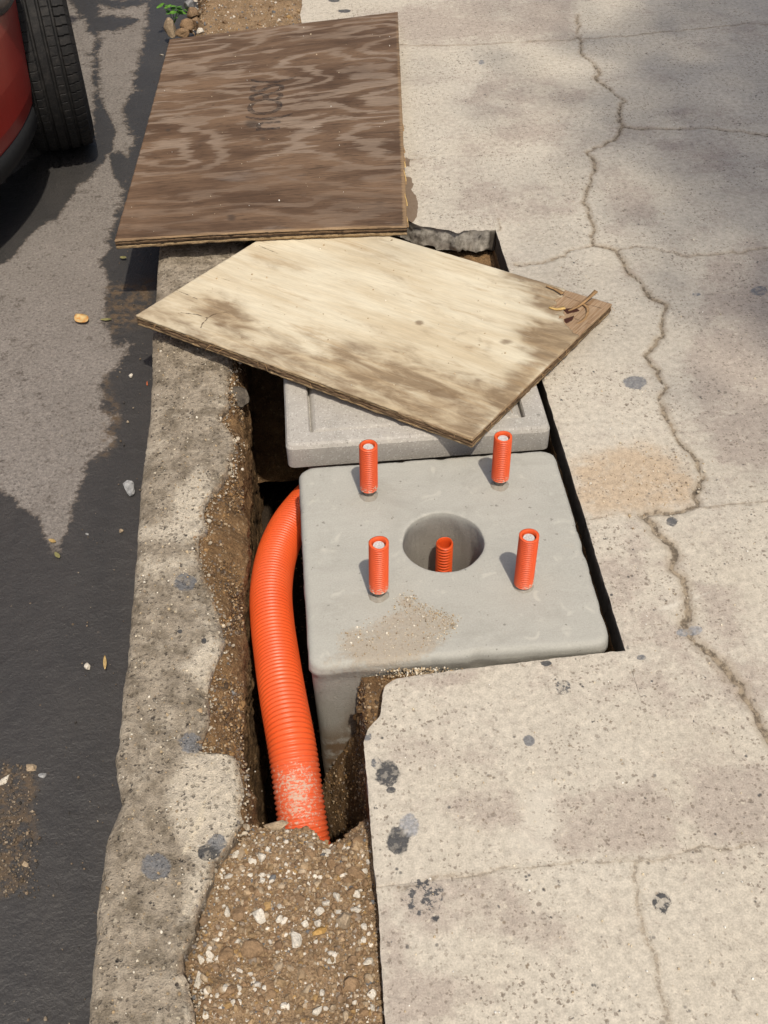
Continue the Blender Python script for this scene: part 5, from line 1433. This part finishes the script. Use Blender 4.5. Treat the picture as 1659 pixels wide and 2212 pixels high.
PAL = {'dirt': [(.22, .14, .075), (.27, .185, .10), (.33, .235, .14), (.18, .115, .062), (.36, .28, .19), (.24, .17, .10), (.55, .50, .42), (.24, .19, .14), (.30, .19, .08), (.18, .115, .065), (.22, .15, .09), (.14, .14, .14)],
       'sand': [(.38, .29, .18), (.46, .36, .23), (.33, .24, .14), (.55, .48, .36), (.28, .22, .15), (.62, .57, .47)],
       'wall': [(.10, .062, .032), (.17, .105, .05), (.26, .155, .065), (.13, .10, .075), (.36, .27, .17), (.07, .048, .03)],
       'road': [(.20, .15, .10), (.12, .09, .06), (.16, .12, .08), (.26, .21, .15), (.05, .045, .04), (.09, .07, .05)],
       'crust': [(.42, .36, .27), (.33, .28, .21), (.25, .20, .14), (.50, .45, .36), (.22, .15, .09), (.30, .21, .12), (.15, .13, .11)],
       'pale': [(.55, .47, .33), (.62, .56, .44), (.45, .36, .24), (.7, .68, .62)]}
def scatter(name, C, size, pal, label, wts=None, parent=None):
    C = np.asarray(C); size = np.asarray(size)
    V, F = grains(C, size)
    pl = np.array(PAL[pal]); idx = RNG.choice(len(pl), len(C), p=wts)
    col = np.repeat(pl[idx] * RNG.uniform(.8, 1.2, (len(C), 1)), 12, 0)
    o = mk(name, V, F, M_GRAIN, parent, None, False)
    ca = o.data.color_attributes.new('gcol', 'FLOAT_COLOR', 'POINT')
    ca.data.foreach_set('color', np.concatenate([col, np.ones((len(col), 1))], 1).astype(np.float32).ravel())
    return prop(o, label, kind='stuff')
def lognorm(n, lo, hi): return np.clip(np.exp(RNG.normal(math.log(lo * 1.6), .45, n)), lo, hi)

n = 34000
X = RNG.uniform(-.30, .045, n); Y = RNG.uniform(.45, .985, n)
k = (X > kr(Y) + .002) & (X < left_s(np.minimum(Y, 1.04)) - .003)
X, Y = X[k], Y[k]
k = RNG.uniform(0, 1, len(X)) < .45 + .55 * smooth(fbm(X, Y, 0., 13, 3, 201), -.12, .28)
X, Y = X[k], Y[k]; sz = np.clip(np.exp(RNG.normal(math.log(.0014), .58, len(X))), .0007, .0070)
wt = np.array([5, 6, 6, 3, 4.5, 4, 4.0, 2.4, 1.8, 4, 4, .8])
scatter('gravel', np.stack([X, Y, dirt_h(X, Y) + sz * .1], 1), sz, 'dirt', 'mixed fine gravel and grit over the trench dirt', wt / wt.sum())
n = 2600
X = RNG.uniform(-.37, .07, n); Y = RNG.uniform(3.9, 5.2, n); sz = lognorm(n, .0016, .010)
scatter('gravel', np.stack([X, Y, far_h(X, Y) + sz * .2], 1), sz, 'dirt', 'fine gravel over the dirt beyond the dark board')
# grit on the soil wall shelf beside the kerb
n = 6000
Y = RNG.uniform(.98, 2.15, n); q = RNG.uniform(0, 1, n) ** .8; b = kr(Y); X = b + q * (np.maximum(-.183 - b, .006))
Zs = np.where(q < .55, -.022 - .018 * q / .55, -.040 - .035 * (q - .55) / .45); sz = lognorm(n, .0009, .0060)
scatter('gravel', np.stack([X, Y, Zs + sz * .1], 1), sz, 'wall', 'grit and small stones stuck in the soil wall by the kerb')
# crumbs clinging to the soil below the pavement corner
n = 2600
G = CLIFF.reshape(-1, 3)[RNG.integers(0, CLIFF.shape[0] * CLIFF.shape[1], n * 3)]
G = G[(G[:, 2] > -.42) & (G[:, 0] < left_s(G[:, 1]) - .002)][:n]; sz = lognorm(len(G), .0009, .007)
scatter('gravel', G, sz, 'wall', 'crumbs and small stones in the soil below the pavement corner')
# broken concrete crumbs along the ragged inner edge of the kerb
n = 1500
Y = RNG.uniform(.45, 2.2, n); X = kr(Y) + RNG.normal(.004, .0085, n); sz = lognorm(n, .0010, .0068)
scatter('rubble', np.stack([X, Y, -.004 - .018 * smooth(X - kr(Y), -.006, .008) - sz * .3], 1), sz, 'crust', 'crumbled concrete along the ragged inner edge of the kerb')
# sand on the footing
poly = [(858, 1290), (880, 1282), (905, 1300), (940, 1318), (988, 1335), (984, 1355), (960, 1380), (925, 1400), (880, 1420), (760, 1420), (720, 1370), (780, 1352), (840, 1330)]
U = RNG.uniform(700, 1000, 9000); Vv = RNG.uniform(1275, 1430, 9000); Q = np.stack([U, Vv], 1)
Q = Q[inside(Q + RNG.normal(0, 7, Q.shape), poly)]
Q = Q[RNG.uniform(0, 1, len(Q)) < (.12 + .88 * np.exp(-seg_dist(Q, [(880, 1282), (905, 1300), (940, 1318), (988, 1335), (975, 1370)]) / 14))]
C = np.array([at(a, b_, .0015) for a, b_ in Q]); sz = lognorm(len(C), .0005, .0021)
edgeQ = np.array([at(a, 1462 - (a - 850) * .02 - RNG.uniform(8, 26), -.012) for a in RNG.normal(905, 45, 260)])
scatter('sand', np.concatenate([C, np.stack([edgeQ[:, 0], np.minimum(edgeQ[:, 1], 1.2195), edgeQ[:, 2] - .012], 1)]), np.concatenate([sz, lognorm(260, .0008, .003)]), 'sand', 'spilled tan sand on the front of the grey footing')
# sand and pebbles on the pavement by the crack
U = RNG.normal(1395, 75, 420); Vv = RNG.normal(1045, 45, 420)
sz = lognorm(420, .0007, .0035); C = np.array([at(a, b_, .001) for a, b_ in zip(U, Vv)])
kk = C[:, 0] > GAPX + .02; 
kk &= RNG.uniform(0, 1, 420) < .55
scatter('sand', C[kk], sz[kk], 'sand', 'loose pebbles and sand on the pavement near the bent crack')
# grit lying about on pavement, kerb, road, boards
U = RNG.uniform(860, 1659, 700); Vv = RNG.uniform(0, 2212, 700); C = np.array([at(a, b_, .001) for a, b_ in zip(U, Vv)])
kk = (C[:, 0] > np.where(C[:, 1] < 1.15, .06, np.where(C[:, 1] < 2.85, GAPX + .03, .5)))
C = C[kk]; scatter('grit', C, lognorm(len(C), .0006, .0024), 'pale', 'scattered specks of grit on the pavement')
Y = RNG.uniform(.5, 2.35, 900); s_ = RNG.uniform(.05, .95, 900); X = kl(Y) * (1 - s_) + kr(Y) * s_
scatter('grit', np.stack([X, Y, 0 * X + .002], 1), lognorm(900, .0007, .003), 'sand', 'scattered specks of grit on the kerb top')
X = RNG.uniform(-1.0, -.43, 900); Y = RNG.uniform(.5, 4.2, 900)
scatter('grit', np.stack([X, Y, 0 * X + ROAD_Z - .004], 1), lognorm(900, .0008, .0032), 'road', 'scattered specks of grit on the road')
U = RNG.normal(20, 40, 900); Vv = RNG.uniform(1650, 1940, 900); C = np.array([at(a, b_, ROAD_Z + .001) for a, b_ in zip(U, Vv)])
scatter('grit', C[(U < 85)], lognorm(int((U < 85).sum()), .0008, .0045), 'road', 'brown silt and grit drifted on the left of the road')
s_, t_ = RNG.uniform(.02, .98, 60), RNG.uniform(.02, .98, 60)
C = bil(DC, s_, t_); C[:, 2] += dsag(s_, t_) + .0012
scatter('grit', C, lognorm(60, .0008, .0022), 'pale', 'pale specks of grit on the dark board')
s_, t_ = RNG.uniform(.02, .9, 110), RNG.uniform(.02, .98, 110)
C = bil(PC, s_, t_); C[:, 2] += .001
scatter('grit', C, lognorm(110, .0008, .0028), 'sand', 'tan specks of grit on the pale board')

def leaf_blade(name, pos, ln, wd, rz, mat, curl=.3, parent=None, tilt=0.0):
    n, k = 9, 5; V = []
    for i in range(n):
        f = i / (n - 1); w_ = wd * math.sin(math.pi * min(1, f * .92 + .06)) ** .8
        for j in range(k):
            g_ = j / (k - 1) - .5
            V.append((g_ * w_ * 2, (f - .5) * ln, curl * ln * (.5 * (f - .5) ** 2 * 2 + .8 * g_ * g_ * w_ / wd) + .001))
    V = np.array(V)
    ct, st_ = math.cos(tilt), math.sin(tilt)
    V = np.stack([V[:, 0], V[:, 1] * ct - V[:, 2] * st_, V[:, 1] * st_ + V[:, 2] * ct], 1)
    c, s2 = math.cos(rz), math.sin(rz)
    W_ = np.stack([V[:, 0] * c - V[:, 1] * s2, V[:, 0] * s2 + V[:, 1] * c, V[:, 2]], 1) + np.asarray(pos)
    F = gridf(n, k)
    V2, q, used = slab_down(W_, F, np.array([0, 0, -.0004]))
    return mk(name, V2, [F, q], mat, parent, None, True, None if parent else pos)
def mat_leaf(name, c0, c1):
    s = S(name); n = s.noise(s.P, 60, 4, .6)
    return s.done(s.mix(s.ss(n, .35, .65), c0, c1), .55, .35, n, .3, .002)
M_LY = mat_leaf('yellowed_leaf', (.50, .22, .05), (.55, .42, .20)); M_LO = mat_leaf('olive_leaf', (.14, .13, .05), (.24, .22, .09)); M_LG = mat_leaf('green_leaf', (.055, .16, .018), (.12, .27, .035)); M_LB = mat_leaf('straw_leaf', (.30, .20, .07), (.42, .30, .13))
prop(leaf_blade('fallen_leaf', at(176, 690, ROAD_Z + .006), .052, .019, .7, M_LY, .35), 'curled orange and yellow leaf on the dry asphalt', 'leaf')
prop(leaf_blade('fallen_leaf', at(229, 691, ROAD_Z + .003), .032, .0055, 1.5, M_LO, .2), 'narrow olive leaf right of the curled orange leaf', 'leaf')
prop(leaf_blade('fallen_leaf', at(266, 557, ROAD_Z + .003), .020, .007, 1.3, M_LO, .3), 'small olive leaf on the wet gutter below the dark board corner', 'leaf')
prop(leaf_blade('fallen_leaf', at(227, 1432, ROAD_Z + .003), .036, .0035, .1, M_LB, .2), 'thin straw coloured twig leaf on wet asphalt', 'leaf')
prop(leaf_blade('fallen_leaf', at(113, 1169, ROAD_Z + .003), .020, .005, 1.0, M_LB, .3), 'pale dry leaf scrap on the tip of the dry patch', 'leaf')
prop(leaf_blade('fallen_leaf', at(124, 1200, ROAD_Z + .003), .022, .005, .6, M_LO, .3), 'dull leaf scrap just below the dry patch tip', 'leaf')
wd = empty('weed', at(377, 50, -.10), 'small bright green weed growing at the broken kerb end', 'plant')
for k in range(17):
    a = random.uniform(0, 6.28); r = random.uniform(.01, .050)
    p = np.array(wd.location) + np.array([r * math.cos(a) * 1.25, r * math.sin(a) * .6, random.uniform(.02, .075)])
    leaf_blade('leaf', p, random.uniform(.026, .042), random.uniform(.009, .014), a - 1.57, M_LG, .35, wd, random.uniform(-.5, .3))
    C = spline([np.array(wd.location), (np.array(wd.location) + p) / 2 + np.array([0, 0, .01]), p], 6)
    if k % 3 == 0:
        V, F = sweep(C, np.full(6, .0012), 6); mk('stem', V, F, M_LG, wd)

# ------------------------------------------------------------------ unseen tree, added so its crown shades the far right of the pavement
def bark(): 
    s = S('bark'); n = s.noise(s.scl(s.P, (30, 30, 6)), 1.0, 5, .7)
    return s.done(s.mix(s.ss(n, .3, .7), (.06, .045, .032), (.17, .135, .10)), .9, .2, n, .8, .01)
M_BARK = bark(); M_FOL = mat_leaf('tree_leaf', (.03, .07, .015), (.07, .13, .03))
TX, TY = 4.72, -1.0
tree = empty('added_shade_tree', (TX, TY, 0), 'tall leafy tree added out of view to shade the pavement', 'tree')
C = spline([(TX, TY, -.05), (TX + .05, TY, 2.5), (TX - .03, TY + .05, 5.5), (TX - .05, TY, 8.6)], 30)
V, F = sweep(C, np.linspace(.22, .10, 30) * (1 + .25 * np.exp(-np.linspace(0, 8, 30))), 16); mk('trunk', V, F, M_BARK, tree)
TIPS = []
for k in range(16):
    a = k * 2.4; b0 = np.array([TX - .03, TY, 6.2 + .15 * k]); ln = random.uniform(1.0, 1.75)
    tip = b0 + np.array([math.cos(a) * ln, math.sin(a) * ln * 1.5, random.uniform(.6, 2.2)])
    V, F = sweep(spline([b0, (b0 + tip) / 2 + np.array([0, 0, .12]), tip], 10), np.linspace(.06, .014, 10), 8); mk('limb', V, F, M_BARK, tree)
    TIPS += [tip, (b0 + tip) / 2, b0 * .3 + tip * .7]
n = 72000
cl = np.array(TIPS)[RNG.integers(0, len(TIPS), n)] + RNG.normal(0, .55, (n, 3)) * np.array([1, 1.2, .9])
Rm = rotmats(n); q = np.array([(-.055, -.02, 0), (.0, -.038, .006), (.06, 0, 0), (.0, .038, .006)]) * 1.2
V = np.einsum('nij,kj->nki', Rm, q) + cl[:, None]
mk('crown', V.reshape(-1, 3), np.arange(n * 4).reshape(n, 4), M_FOL, tree)
